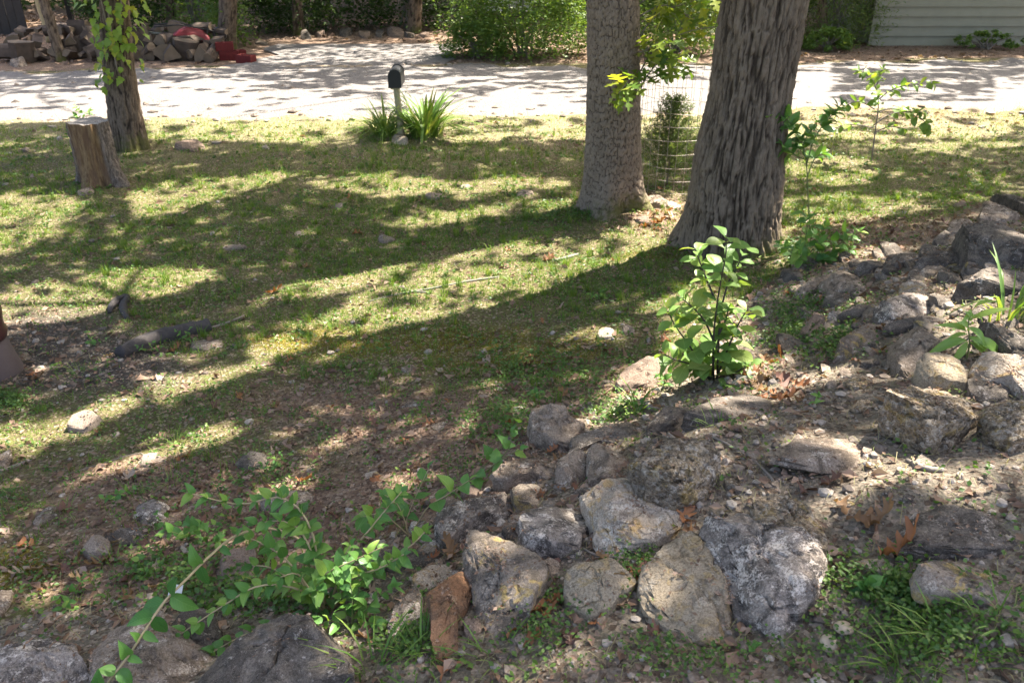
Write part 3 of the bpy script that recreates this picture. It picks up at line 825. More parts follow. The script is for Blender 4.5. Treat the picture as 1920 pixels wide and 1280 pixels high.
NL = 300000
gxp = RNG.uniform(-13, 15, NL); gyp = RNG.uniform(-1.5, 33, NL)
cl = fbm(np.stack([gxp, gyp], -1) * 1.1, 3, 77)
hh = RNG.uniform(6.0, 12.5, NL)
keep = RNG.random(NL) > litfrac(gxp, gyp)
gxp, gyp, hh = gxp[keep], gyp[keep], hh[keep]
zz = H(gxp, gyp)
LP = np.stack([gxp, gyp, zz], -1) + SUN[None] * (hh / SUN[2])[:, None]
heads = np.array([t['top'] for t in TREES])
near = np.argmin(np.linalg.norm(LP[:, None, :2] - heads[None, :, :2], axis=2), axis=1)
for k, t in enumerate(TREES):
    C = LP[near == k]
    if len(C) < 30: continue
    V, T, rv = leafquads(C, .21, 100 + k, .66, .35)
    obj('crown', mesh_np('crown', V - t['base'], None, T, [MAT['S_crown']], False, {'rnd': rv}), t['t'])
    r = np.random.default_rng(k)
    tgt = C[r.choice(len(C), min(8, len(C)), replace=False)]
    for q in tgt:
        start = t['top'] - np.array([0, 0, r.uniform(0, 2.2)])
        mid = (start + q) / 2 + np.array([0, 0, .5 + .12 * np.linalg.norm(q - start)])
        P = bez([start, mid, q], 9)
        v_, q_, t_ = tube(P - t['base'], np.linspace(.05, .012, 9), 6)
        obj('limb', mesh_np('limb', v_, q_, t_, [MAT['limb']]), t['t'])
print('leaves', len(LP))

# ------------------------------------------------------------------ rocks
def rock(poly, label, mat='grey', k=.42, seed=None, group='rocks of the stone bank', name='rock', dome=.5, rough=1.0, facets=7, cat='rock', sink=.3):
    poly = np.array(poly, float)
    seed = seed if seed is not None else int(abs(poly.sum()) * 7) % 9973
    r = np.random.default_rng(seed)
    cu, cv = poly.mean(0)
    vmin, vmax = poly[:, 1].min(), poly[:, 1].max()
    gc = G(min(max(cu, -60), 1990), min(cv, 1330))
    wpx = poly[:, 0].max() - poly[:, 0].min()
    size = math.sqrt(wpx * (vmax - vmin)) * mpp(gc)
    h = size * k * (.80 if mat != 'cong' else .95)
    pts = []
    for (u, v) in poly:
        t = (vmax - v) / max(vmax - vmin, 1)
        pts.append(PZ(u, v, gc[2] + h * (.02 + .85 * t))[:2])
    pts = np.array(pts)
    c = pts.mean(0)
    gz = float(H(c[0], c[1]))
    # resample the outline
    seg = np.r_[pts, pts[:1]]
    s = np.r_[0, np.cumsum(np.linalg.norm(np.diff(seg, axis=0), axis=1))]
    n = int(np.clip(size / .0045, 30, 116))
    q = np.linspace(0, s[-1], n, endpoint=False)
    O = np.stack([np.interp(q, s, seg[:, 0]), np.interp(q, s, seg[:, 1])], -1) - c
    m = int(np.clip(n * .42, 11, 40))
    prof_z = np.array([-sink - .30, -sink * .3, .25, .62, .90, .99, 1.0, 1.0])
    prof_r = np.array([1.02, 1.03, 1.01, .99, .965, .88, .45, 0.02])
    tt = np.linspace(0, 1, m); ti = np.linspace(0, 1, len(prof_z))
    pz = np.interp(tt, ti, prof_z); pr = np.interp(tt, ti, prof_r)
    P = np.zeros((m, n, 3))
    P[..., 0] = O[None, :, 0] * pr[:, None]; P[..., 1] = O[None, :, 1] * pr[:, None]; P[..., 2] = (pz * h)[:, None]
    tx, ty = r.normal(0, .15, 2)
    P[..., 2] += (P[..., 0] * tx + P[..., 1] * ty) * np.clip(pz, 0, 1)[:, None]
    off = r.uniform(0, 90, 3)
    rad = P.copy(); rad[..., 2] *= 1.6
    rad /= np.linalg.norm(rad, axis=2)[..., None] + 1e-6
    P = P + rad * ((fbm(P / size * 2.2 + off, 3, 5) - .5) * size * .07 * rough)[..., None]
    for f in range(facets):                                # split faces: flatten against random planes
        nv = r.normal(size=3); nv[2] = abs(nv[2]) * 1.0 + (1.1 if f % 3 else .15)
        nv /= np.linalg.norm(nv)
        sup = (P.reshape(-1, 3) @ nv).max()
        d = sup * (r.uniform(.62, .92) if f % 3 else r.uniform(.90, .985))
        ex = P @ nv - d
        P = P - np.where(ex > 0, ex, 0)[..., None] * nv * .95
    nz = P / max(size, .02)
    rid = np.abs(fbm(nz * np.array([3.0, 5.0, 7.0]) + off + 40, 3, 9) - .5) * 2
    disp = -sstep(.07, 0, rid) * size * .045 * rough
    lay = fbm(nz * np.array([2.5, 2.5, 6.0]) + off + 9, 3, 12) * 7      # broken, stepped layers
    disp = disp + (np.floor(lay) + sstep(.35, .65, lay - np.floor(lay)) - lay) * size * .016
    disp = disp + (fbm(nz * 8 + off, 5, 15, .62) - .5) * size * .075 * rough
    P = P + rad * disp[..., None]
    W3 = P + np.array([c[0], c[1], gz])                    # fit the seen size to the outline
    for _ in range(4):
        Wp = P + np.array([c[0], c[1], gz])
        vis = (Wp[..., 2] > H(Wp[..., 0], Wp[..., 1]) + .004)
        if vis.sum() < 8: break
        uu, vv, _d = proj((P + np.array([c[0], c[1], gz]))[vis])
        su = 1.07 * (poly[:, 0].max() - poly[:, 0].min()) / max(uu.max() - uu.min(), 1)
        sv = 1.06 * (vmax - vmin) / max(vv.max() - vv.min(), 1)
        P[..., 0] *= np.clip(su, .8, 1.3); P[..., 1] *= np.clip(sv, .8, 1.3)
        if sv > 1.1: P[..., 2] *= 1.06
        mp = mpp(np.array([c[0], c[1], gz]))
        Wp = P + np.array([c[0], c[1], gz])
        vis = (Wp[..., 2] > H(Wp[..., 0], Wp[..., 1]) + .004)
        if vis.sum() < 8: break
        uu, vv, _d = proj(Wp[vis])
        c = c + np.array([((poly[:, 0].max() + poly[:, 0].min()) - (uu.max() + uu.min())) / 2 * mp,
                          ((vv.max() + vv.min()) - (vmax + vmin)) / 2 * mp / .62])
        gz = float(H(c[0], c[1]))
    V = np.r_[P.reshape(-1, 3), P[-1].mean(0)[None]]
    i, j = np.meshgrid(np.arange(m - 1), np.arange(n), indexing='ij')
    jn = (j + 1) % n
    Qd = np.stack([i * n + j, i * n + jn, (i + 1) * n + jn, (i + 1) * n + j], -1).reshape(-1, 4)
    kk = np.arange(n)
    T = np.stack([(m - 1) * n + kk, (m - 1) * n + (kk + 1) % n, np.full(n, m * n)], 1)
    area = (pts[:, 0] * np.roll(pts[:, 1], -1) - np.roll(pts[:, 0], -1) * pts[:, 1]).sum()
    if area < 0:
        Qd = Qd[:, ::-1]; T = T[:, ::-1]
    o = obj(name, mesh_np(name, V, Qd, T, [ROCKM[mat]], True))
    try:
        o.data.set_sharp_from_angle(angle=math.radians(38))
    except Exception:
        pass
    o.location = (c[0], c[1], gz)
    return tag(o, label, cat, group)

def ell(cu, cv, w, h, n=10, seed=0):
    r = np.random.default_rng(seed + int(cu * 3 + cv))
    a = np.arange(n) / n * 2 * np.pi
    return [(cu + w / 2 * math.cos(x) * q, cv - h / 2 * math.sin(x) * q) for x, q in zip(a, r.uniform(.82, 1.1, n))]

ROCKS = [
 ([(1092,919),(1137,910),(1191,897),(1208,917),(1238,941),(1268,968),(1275,991),(1245,1015),(1211,1031),(1161,1035),(1124,1028),(1110,1008),(1110,984),(1100,954)], 'broad pale speckled slab with rusty stains in the middle of the bank', 'pale', .34),
 ([(882,998),(909,1008),(942,1025),(976,1045),(1009,1068),(1031,1102),(1026,1119),(1006,1136),(991,1172),(942,1183),(922,1176),(905,1146),(895,1105),(875,1065),(872,1038)], 'dark humped rock spotted with yellow lichen beside the orange wedge', 'lichen', .45),
 ([(828,1105),(855,1078),(882,1075),(889,1099),(875,1139),(858,1159),(860,1213),(842,1230),(821,1230),(811,1186),(805,1152),(798,1125)], 'narrow orange-brown wedge of stone standing on edge', 'orange', .5),
 ([(1063,1068),(1093,1055),(1144,1048),(1164,1055),(1188,1078),(1191,1099),(1164,1125),(1144,1149),(1110,1156),(1077,1129),(1060,1099)], 'rounded smooth tan stone with weeds growing over its front', 'tan', .42),
 ([(1290,1000),(1305,1010),(1330,1060),(1350,1110),(1368,1190),(1355,1205),(1300,1190),(1250,1165),(1215,1130),(1197,1090),(1205,1060),(1240,1025)], 'long yellowish-tan slab pointing uphill beside the black and white rock', 'tan', .30),
 ([(1304,1015),(1330,984),(1391,968),(1414,974),(1448,1011),(1468,1031),(1502,1040),(1530,1065),(1545,1105),(1525,1142),(1515,1159),(1482,1179),(1424,1189),(1404,1169),(1374,1142),(1364,1105),(1337,1068),(1330,1038)], 'large black and white crusted rock with a sunlit foot', 'darkwhite', .42),
 ([(1405,940),(1455,929),(1497,938),(1520,971),(1540,1005),(1548,1051),(1502,1050),(1468,1040),(1440,1015),(1405,980)], 'pebbly conglomerate knob rising behind the black and white rock', 'cong', .5),
 ([(1179,855),(1207,827),(1241,828),(1292,825),(1323,832),(1347,858),(1344,883),(1333,903),(1329,928),(1297,953),(1264,958),(1213,932),(1185,896),(1176,877)], 'round conglomerate boulder with a white sunlit right shoulder', 'cong', .52),
 ([(1101,838),(1117,831),(1151,847),(1176,858),(1176,889),(1162,903),(1129,908),(1101,903)], 'grey knobbly stone tucked against the round conglomerate boulder', 'grey', .5),
 ([(1050,852),(1078,844),(1098,852),(1099,900),(1089,914),(1044,914),(1041,877)], 'upright brownish-grey block beside the grey knobbly stone', 'grey', .55),
 ([(1072,816),(1117,804),(1162,793),(1191,802),(1196,824),(1179,849),(1140,841),(1112,829),(1095,838),(1070,846)], 'flat dark slab lying across the upper edge of the bank', 'dark', .30),
 ([(1008,757),(1033,762),(1058,779),(1072,799),(1095,807),(1078,818),(1067,844),(1044,841),(1025,832),(997,813),(991,785)], 'pointed grey rock at the lawn end of the bank', 'grey', .55),
 ([(1213,802),(1236,776),(1258,762),(1297,765),(1306,776),(1283,799),(1258,806),(1236,814),(1213,820)], 'dark rock left of its larger twin under the green shrub', 'dark', .45),
 ([(1279,801),(1314,771),(1326,754),(1368,745),(1402,742),(1421,762),(1438,788),(1410,797),(1354,804),(1326,812)], 'wide dark brown slab just below the green shrub', 'dark', .34),
 ([(1440,842),(1480,825),(1545,830),(1600,860),(1590,882),(1500,887),(1450,867)], 'flat brown slab half buried in gravelly soil', 'grey', .08),
 ([(1673,619),(1720,613),(1758,625),(1768,650),(1746,662),(1722,672),(1716,704),(1689,708),(1667,681),(1664,646)], 'squared grey-brown boulder with a flat top behind the tan boulder', 'grey', .6),
 ([(1720,667),(1758,661),(1785,665),(1816,688),(1820,711),(1804,731),(1766,725),(1731,706),(1714,686)], 'blunt tan boulder below the bright lance-leaved seedling', 'tan', .5),
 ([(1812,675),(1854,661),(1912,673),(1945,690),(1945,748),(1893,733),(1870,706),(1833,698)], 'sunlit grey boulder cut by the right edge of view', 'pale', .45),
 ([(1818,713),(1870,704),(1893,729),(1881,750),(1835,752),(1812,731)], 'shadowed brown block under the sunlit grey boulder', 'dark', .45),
 ([(1855,605),(1895,603),(1945,650),(1945,676),(1880,662),(1850,640)], 'dark sloping rock behind the lance-leaved seedling', 'dark', .5),
 ([(1650,781),(1677,750),(1727,725),(1781,725),(1820,748),(1830,788),(1797,822),(1758,846),(1715,846),(1685,815)], 'big crumbly conglomerate boulder with a sunlit crown', 'cong', .5),
 ([(1835,775),(1870,752),(1945,752),(1945,832),(1890,845),(1842,820)], 'crumbly pebbled boulder in shade at the right edge', 'cong', .42),
 ([(1635,569),(1673,550),(1720,553),(1743,573),(1739,596),(1693,600),(1662,609),(1642,598)], 'rock with a bright white patch on its top', 'darkwhite', .42),
 ([(1658,612),(1690,597),(1740,592),(1766,605),(1766,620),(1720,622),(1680,626),(1660,624)], 'thin dark slab resting on the squared boulder', 'dark', .35),
 ([(1565,667),(1600,635),(1645,610),(1657,625),(1640,647),(1600,669),(1570,676)], 'long brown slab leaning up towards the squared boulder', 'lichen', .35),
 ([(1496,616),(1515,600),(1535,588),(1546,605),(1540,630),(1515,638)], 'angular pale brown stone among green weeds right of the shrub', 'pink', .4),
 ([(1455,630),(1480,626),(1505,645),(1510,657),(1480,670),(1460,657)], 'dark flat slab at the right foot of the shrub', 'dark', .3),
 ([(1570,587),(1600,573),(1635,575),(1641,590),(1600,602),(1575,604)], 'dark mottled rock next to the white-patched rock', 'dark', .45),
 ([(1548,593),(1565,583),(1581,595),(1576,612),(1552,614)], 'small pale-tipped stone beside the angular pale brown stone', 'darkwhite', .5),
 ([(1685,534),(1710,525),(1735,533),(1736,549),(1705,554),(1688,548)], 'pale grey stone in the middle of the upper bank', 'pale', .5),
 ([(1702,516),(1715,507),(1730,514),(1729,523),(1704,524)], 'small whitish stone above the pale grey stone', 'pale', .5),
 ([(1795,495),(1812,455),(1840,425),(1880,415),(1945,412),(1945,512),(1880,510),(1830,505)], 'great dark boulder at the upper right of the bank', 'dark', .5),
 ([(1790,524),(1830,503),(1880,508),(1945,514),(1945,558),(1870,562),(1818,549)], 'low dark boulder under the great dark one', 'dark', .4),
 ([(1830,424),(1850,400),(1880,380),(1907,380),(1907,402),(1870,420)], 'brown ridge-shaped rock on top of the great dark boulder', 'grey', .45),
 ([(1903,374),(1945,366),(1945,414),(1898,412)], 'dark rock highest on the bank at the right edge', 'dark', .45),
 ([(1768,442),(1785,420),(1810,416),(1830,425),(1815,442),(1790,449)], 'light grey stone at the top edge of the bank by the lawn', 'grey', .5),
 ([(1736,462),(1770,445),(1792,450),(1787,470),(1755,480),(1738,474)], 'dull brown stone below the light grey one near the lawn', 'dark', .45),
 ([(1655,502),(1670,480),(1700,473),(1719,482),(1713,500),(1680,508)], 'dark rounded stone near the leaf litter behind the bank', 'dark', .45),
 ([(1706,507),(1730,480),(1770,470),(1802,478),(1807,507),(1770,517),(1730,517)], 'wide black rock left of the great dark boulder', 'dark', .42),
 ([(1603,507),(1625,489),(1654,489),(1662,505),(1640,517),(1610,517)], 'flat dark stone behind the green weeds', 'dark', .35),
 ([(1490,548),(1515,520),(1550,514),(1577,520),(1560,542),(1530,548),(1500,558)], 'grey slab next to the foot of the leaning oak', 'grey', .4),
 ([(1535,517),(1570,507),(1610,515),(1617,545),(1600,562),(1575,549),(1545,544)], 'brownish hump of rock behind trailing weeds', 'grey', .45),
 ([(1541,557),(1565,547),(1592,555),(1590,575),(1560,579)], 'dark cube-like stone amid trailing weeds', 'dark', .5),
 ([(1755,517),(1785,502),(1799,520),(1787,537),(1760,537)], 'triangular dark stone propped against the wide black rock', 'dark', .5),
 ([(1783,542),(1815,534),(1832,550),(1817,564),(1790,562)], 'dark crusted stone under the triangular one', 'grey', .45),
 ([(1738,557),(1765,549),(1782,565),(1772,582),(1745,577)], 'shaded stone right of the white-patched rock', 'dark', .5),
 ([(1155,705),(1170,685),(1215,670),(1250,672),(1257,700),(1230,722),(1165,735)], 'brown rock sunk in the lawn behind the green shrub', 'pink', .4),
 ([(-40,1238),(27,1211),(64,1201),(94,1207),(124,1217),(136,1246),(157,1275),(160,1320),(-40,1320)], 'grey boulder with a white patch at the bottom left corner', 'darkwhite', .45),
 ([(173,1217),(200,1176),(245,1158),(290,1146),(304,1185),(330,1192),(375,1217),(387,1240),(345,1300),(200,1310),(176,1245)], 'grey boulder behind the big arching leafy stem', 'grey', .45),
 ([(320,1152),(345,1138),(390,1145),(407,1175),(417,1207),(385,1219),(340,1199),(318,1180)], 'dark rock wedged between the two lower-left boulders', 'dark', .5),
 ([(358,1300),(396,1230),(450,1183),(490,1159),(537,1154),(571,1167),(621,1181),(634,1213),(647,1255),(660,1330),(365,1330)], 'largest dark smooth boulder at the bottom with a sunlit right side', 'dark', .42),
 ([(-25,1110),(10,1106),(22,1130),(17,1152),(-25,1157)], 'pale stone cut by the left edge low in the lawn', 'grey', .4),
 ([(156,1037),(165,1015),(180,1003),(202,1018),(207,1038),(190,1044),(170,1047)], 'small blocky pinkish-white stone in the leaf litter', 'white', .6),
 ([(198,1012),(225,995),(262,989),(272,1005),(250,1020),(220,1024)], 'dark flat stone behind the small blocky white one', 'dark', .2),
 ([(253,967),(262,945),(290,936),(314,942),(307,967),(280,979)], 'grey crusted stone half sunk in the lawn above the bush', 'darkwhite', .25),
 ([(63,977),(72,958),(95,952),(114,949),(112,962),(90,974),(75,986)], 'small grey stone near the left edge of the lawn', 'grey', .35),
 ([(490,942),(515,932),(530,925),(570,919),(587,930),(582,947),(550,957),(525,947),(500,952)], 'long grey stone in the leaf litter above the bush', 'grey', .35),
 ([(443,870),(450,850),(475,846),(502,855),(502,872),(470,878)], 'flat dark grey stone in the shaded lawn', 'dark', .2),
 ([(262,868),(270,852),(290,849),(308,856),(304,868),(285,873)], 'flat white stone in the sunlit grass patch', 'white', .2),
 ([(128,805),(135,785),(150,775),(178,769),(192,778),(177,797),(162,809)], 'egg-like pinkish-white stone lying in the sun on the lawn', 'white', .5),
 ([(-20,850),(8,843),(22,856),(18,880),(-20,884)], 'grey stone at the left edge beside a stick', 'grey', .35),
 ([(728,1182),(735,1150),(745,1120),(775,1103),(792,1120),(790,1152),(770,1182),(745,1192)], 'white-crusted grey stone left of the orange wedge', 'darkwhite', .5),
 ([(773,1087),(800,1065),(835,1059),(847,1075),(832,1097),(800,1107),(780,1102)], 'pale grey stone behind the orange wedge', 'pale', .45),
 ([(819,983),(855,964),(889,951),(936,923),(958,927),(961,949),(926,976),(889,993),(855,1013),(842,1027),(823,1017)], 'long dark stone with a white end at the edge of the bank', 'darkwhite', .45),
 ([(957,929),(976,908),(1003,913),(1018,931),(1011,953),(962,956)], 'small rounded brown stone on the long dark one', 'lichen', .55),
 ([(920,892),(950,872),(985,865),(1005,878),(1042,880),(1042,907),(1000,922),(975,907),(940,917),(923,907)], 'dark pitted stone beside the upright brownish-grey block', 'grey', .4),
 ([(971,1003),(1009,961),(1087,951),(1109,978),(1062,1010),(1052,1054),(1023,1054),(981,1040)], 'flat dark stone with white crust next to the broad pale slab', 'darkwhite', .3),
 ([(408,1052),(430,1030),(470,1024),(480,1050),(482,1087),(440,1102),(413,1082)], 'pinkish brown stone seen through the bush', 'pink', .35),
 ([(688,1052),(717,1035),(774,1037),(815,1030),(823,1051),(781,1067),(750,1072),(700,1067)], 'flat shadowed stone under the edge of the bush', 'dark', .2),
 ([(1684,996),(1717,961),(1757,947),(1791,957),(1851,984),(1887,1008),(1893,1033),(1851,1047),(1791,1045),(1727,1035),(1674,1013)], 'wide flat dark rock behind the curled orange leaf', 'dark', .22),
 ([(1711,1074),(1750,1055),(1791,1054),(1844,1061),(1877,1078),(1893,1109),(1893,1137),(1851,1134),(1797,1121),(1744,1114),(1711,1101)], 'flat cracked brown rock above the green grass clump', 'lichen', .28),
 ([(1604,1050),(1636,1047),(1668,1068),(1643,1080),(1616,1067)], 'small pale sunlit stone above the heart-leaved weed', 'pale', .35),
 ([(1711,867),(1735,852),(1757,862),(1752,874),(1720,877)], 'small white stone chip on the gravelly soil', 'white', .4),
 ([(869,1166),(880,1157),(898,1163),(902,1181),(886,1192),(871,1186)], 'fist-sized reddish stone in front of the lichen-spotted rock', 'pink', .6),
 ([(958,1192),(972,1184),(990,1188),(990,1202),(970,1208)], 'small grey stone at the foot of the lichen-spotted rock', 'grey', .5),
 ([(328,284),(345,268),(370,263),(384,272),(367,285)], 'flat pale rock in the grass right of the creeper tree', 'pink', .4),
 (ell(725, 446, 30, 17), 'grey stone in the middle of the shaded lawn', 'grey', .35),
 (ell(815, 368, 38, 14), 'flat whitish stone in the lawn below the mailbox', 'white', .2),
 (ell(983, 361, 30, 12), 'flat grey stone in the lawn near the pale-barked oak', 'grey', .2),
 (ell(443, 463, 42, 10), 'thin flat grey stone in the lawn left of centre', 'grey', .15),
 (ell(632, 386, 22, 12), 'small pale stone in the upper lawn below the iris clumps', 'white', .3),
 (ell(384, 646, 52, 18), 'flat grey stone beside the charred log', 'grey', .15),
 (ell(1136, 625, 36, 22), 'whitish rough stone in a fleck of sun on the lawn', 'pale', .4),
 (ell(1178, 617, 26, 18), 'dull grey stone next to the whitish rough one', 'grey', .4),
 (ell(768, 690, 28, 15), 'bluish grey stone under a curled leaf', 'grey', .35),
 (ell(772, 756, 36, 14), 'flat pale stone in the mossy shade of the lawn', 'grey', .2),
 (ell(560, 437, 22, 8), 'flat light stone in the upper lawn', 'white', .2),
 (ell(696, 888, 26, 14), 'pale stone in the leaf litter behind the bush tip', 'pale', .3),
 (ell(825, 797, 30, 13), 'pale flat stone in leaf litter near the pointed grey rock', 'grey', .25),
 (ell(1225, 378, 46, 24), 'grey rock in the leaf heap between the two oaks', 'grey', .4),
 (ell(1262, 384, 30, 18), 'pale stone beside the leaning oak in the leaf heap', 'pale', .4),
 (ell(1205, 412, 26, 14), 'small brown stone in front of the leaf heap', 'pink', .4),
 (ell(750, 262, 30, 20), 'grey lump of concrete at the foot of the mailbox post', 'pale', .6),
 (ell(160, 358, 30, 16), 'small whitish stone in front of the stump', 'grey', .4),
 (ell(492, 80, 24, 9), 'pale stone lying beyond the road left of the drive', 'white', .4),
 (ell(36, 116, 32, 20), 'grey rock at the left end of the woodpile', 'grey', .6),
 (ell(1505, 165 + 250, 26, 10), 'flat stone in the sunlit grass right of the leaning oak', 'pale', .25),
 (ell(1800, 383, 26, 12), 'brownish stone on the lawn below the right-hand sapling', 'pink', .35),
 (ell(1310, 1040 - 40, 18, 14), 'small stone between the broad pale slab and the black and white rock', 'dark', .5),
 (ell(1085, 820 - 26, 30, 18), 'small flat stone behind the dark slab', 'grey', .3),
 (ell(1000, 960, 22, 14), 'small brown stone under trailing ivy on the bank', 'lichen', .5),
 (ell(1480, 1010 - 150, 26, 14), 'small grey stone at the end of the long twig', 'grey', .4),
 (ell(1415, 1060 - 210, 40, 20), 'brown stone in the soil right of the conglomerate boulder', 'lichen', .25),
 (ell(1375, 905, 36, 20), 'buried pebbly stone right of the conglomerate boulder', 'cong', .3),
 (ell(1620, 760, 50, 24), 'buried brown stone left of the crumbly boulder', 'cong', .25),
 (ell(1540, 745, 44, 20), 'low stone in the gravelly slope above the shrub', 'lichen', .25),
 (ell(1605, 715, 50, 26), 'low rough stone beneath the squared boulder', 'cong', .3),
]
for (poly, lab, mat, k) in ROCKS:
    rock(poly, lab, mat, k, rough=1.5 if mat == 'cong' else 1.0, facets=5 if mat in ('cong', 'white') else 8)
RR_ = random.Random(4)
WHERE = {'rubble of the upper bank': (' beside the leaning oak', ' behind the squared boulder', ' below the great dark boulder'),
         'stones filling the bank edge': (' behind the orange wedge', ' between the lichen-spotted rock and the lawn', ' around the broad pale slab'),
         'loose stones on the bank soil': (' right of the conglomerate boulder', ' in front of the crumbly boulder', ' near the right edge')}
for (n_, u0, u1, v0, v1, s0, s1, lab, grp) in [(84, 1480, 1900, 470, 615, 16, 46, 'small SHADE stone in the upper bank rubble', 'rubble of the upper bank'), (26, 1470, 1700, 600, 720, 12, 26, 'small SHADE stone on the slope right of the shrub', 'stones right of the shrub'),
                           (40, 780, 1120, 920, 1080, 14, 44, 'small SHADE stone filling gaps', 'stones filling the bank edge'), (22, 1350, 1900, 780, 960, 10, 24, 'loose SHADE stone on the gravelly soil', 'loose stones on the bank soil'), (16, 880, 1350, 1150, 1260, 9, 18, 'small SHADE stone in the soil along the bottom edge', 'stones along the bottom edge')]:
    for k in range(n_):
        w_ = RR_.uniform(s0, s1)
        uc_ = RR_.uniform(u0, u1)
        mm_ = RR_.choice(['dark', 'dark', 'dark', 'grey', 'lichen', 'darkwhite'] if 'upper' in lab else ['dark', 'grey', 'grey', 'lichen', 'pink', 'darkwhite'])
        lb_ = lab.replace('SHADE', {'dark': 'dark', 'grey': 'grey', 'lichen': 'brown', 'pink': 'pinkish', 'darkwhite': 'white-crusted'}[mm_]) + (WHERE[grp][min(2, int(3 * (uc_ - u0) / (u1 - u0)))] if grp in WHERE else '')
        rock(ell(uc_, RR_.uniform(v0, v1), w_, w_ * RR_.uniform(.5, .8), 8, k), lb_, mm_, RR_.uniform(.3, .5), group=grp, cat='stone', facets=7)
# a broken row of tan rubble in the dark beyond the drive
for k, (u, v, w, h) in enumerate([(575, 62, 22, 16), (600, 58, 20, 14), (648, 56, 26, 18), (684, 60, 22, 14), (712, 60, 16, 16), (742, 57, 36, 18), (768, 61, 20, 12), (795, 60, 18, 10)]):
    rock(ell(u, v + 4, w, h), 'tan rubble stone in the low row beyond the drive', 'pink' if k % 2 else 'dark', .5, group='rubble row beyond the drive', cat='stone')

# ------------------------------------------------------------------ ground cover (stuff)
def scatter(n, ymax=24, ymin=.7, power=1.0):
    """ground points spread about evenly over the picture (with a margin round it): dense near, thin far"""
    r = RNG
    u = r.uniform(-260, 2180, n); v = 60 + (1420 - 60) * r.random(n) ** power
    x = (u - 960) / FPX; y = (640 - v) / FPX
    d = np.stack([x, CP + y * SP, -SP + y * CP], -1)
    z = np.full(n, .3)
    for _ in range(14):
        t = (z - CAM_H) / d[:, 2]
        z = .5 * z + .5 * H(d[:, 0] * t, d[:, 1] * t)
    t = (z - CAM_H) / d[:, 2]
    X, Y = d[:, 0] * t, d[:, 1] * t
    m = (Y < ymax) & (Y > ymin) & (np.abs(X) < 18)
    return X[m], Y[m]

def scatterw(dens, near, far):
    """even in the world between two depths"""
    n = int(dens * 2 * .80 * (far ** 2 - near ** 2) / 2 * 1.0)
    Y = np.sqrt(RNG.uniform(near ** 2, far ** 2, n)); X = RNG.uniform(-.80, .80, n) * (Y + .6)
    return X, Y

ROCKXY = [(o.location.x, o.location.y, max(o.dimensions.x, o.dimensions.y) * .31) for o in COL.objects if o.name.startswith('rock')]
def clear(X, Y, pad=1.0):
    m = np.ones(len(X), bool)
    for (a, b, r) in ROCKXY:
        m &= (X - a) ** 2 + (Y - b) ** 2 > (r * pad) ** 2
    for t in TREES[:3]:
        m &= (X - t['base'][0]) ** 2 + (Y - t['base'][1]) ** 2 > .3 ** 2
    return m

def blades(X, Y, length, width, seed, lean=.5, seg2=True):
    r = np.random.default_rng(seed)
    n = len(X)
    Z = H(X, Y) - .004
    a = r.uniform(0, 2 * np.pi, n); ln = r.uniform(.15, 1, n) * lean
    L = np.broadcast_to(length, (n,)) * r.uniform(.5, 1.4, n); w = np.broadcast_to(width, (n,)) * r.uniform(.7, 1.3, n)
    dx, dy = np.cos(a), np.sin(a)
    px, py = -dy, dx
    ph = r.uniform(-.7, .7, n)
    wx, wy = px * np.cos(ph) + dx * np.sin(ph), py * np.cos(ph) + dy * np.sin(ph)
    b0 = np.stack([X - wx * w / 2, Y - wy * w / 2, Z], -1); b1 = np.stack([X + wx * w / 2, Y + wy * w / 2, Z], -1)
    mh = np.cos(ln * .6) * L * .55; mo = np.sin(ln * .6) * L * .55
    m0 = np.stack([X + dx * mo - wx * w * .4, Y + dy * mo - wy * w * .4, Z + mh], -1)
    m1 = np.stack([X + dx * mo + wx * w * .4, Y + dy * mo + wy * w * .4, Z + mh], -1)
    th = mh + np.cos(ln * 1.5) * L * .5; to = mo + np.sin(ln * 1.5) * L * .5
    tp = np.stack([X + dx * to, Y + dy * to, Z + th], -1)
    if seg2:
        V = np.stack([b0, b1, m1, m0, tp], 1).reshape(-1, 3); k = np.arange(n) * 5
        return V, np.stack([k, k + 1, k + 2, k + 3], 1), np.stack([k + 3, k + 2, k + 4], 1), 5
    V = np.stack([b0, b1, tp], 1).reshape(-1, 3); k = np.arange(n) * 3
    return V, None, np.stack([k, k + 1, k + 2], 1), 3

def grasscover(m):
    g = (1 - m['terr']) * (1 - .85 * m['litter']) * (1 - .9 * m['char']) * (1 - .6 * m['moss'])
    patch = sstep(.38, .58, .5 * m['n'] + .5 * m['n2'])
    g = g * (.10 + .90 * patch) * (1 - .25 * m['verge']) * (1 - m['bank'])
    nr = np.interp(m['u'], [p[0] for p in NEARROAD], [p[1] for p in NEARROAD])
    g = g * sstep(-4, 10, m['v'] - nr - (m['n2'] - .5) * 40)
    return g

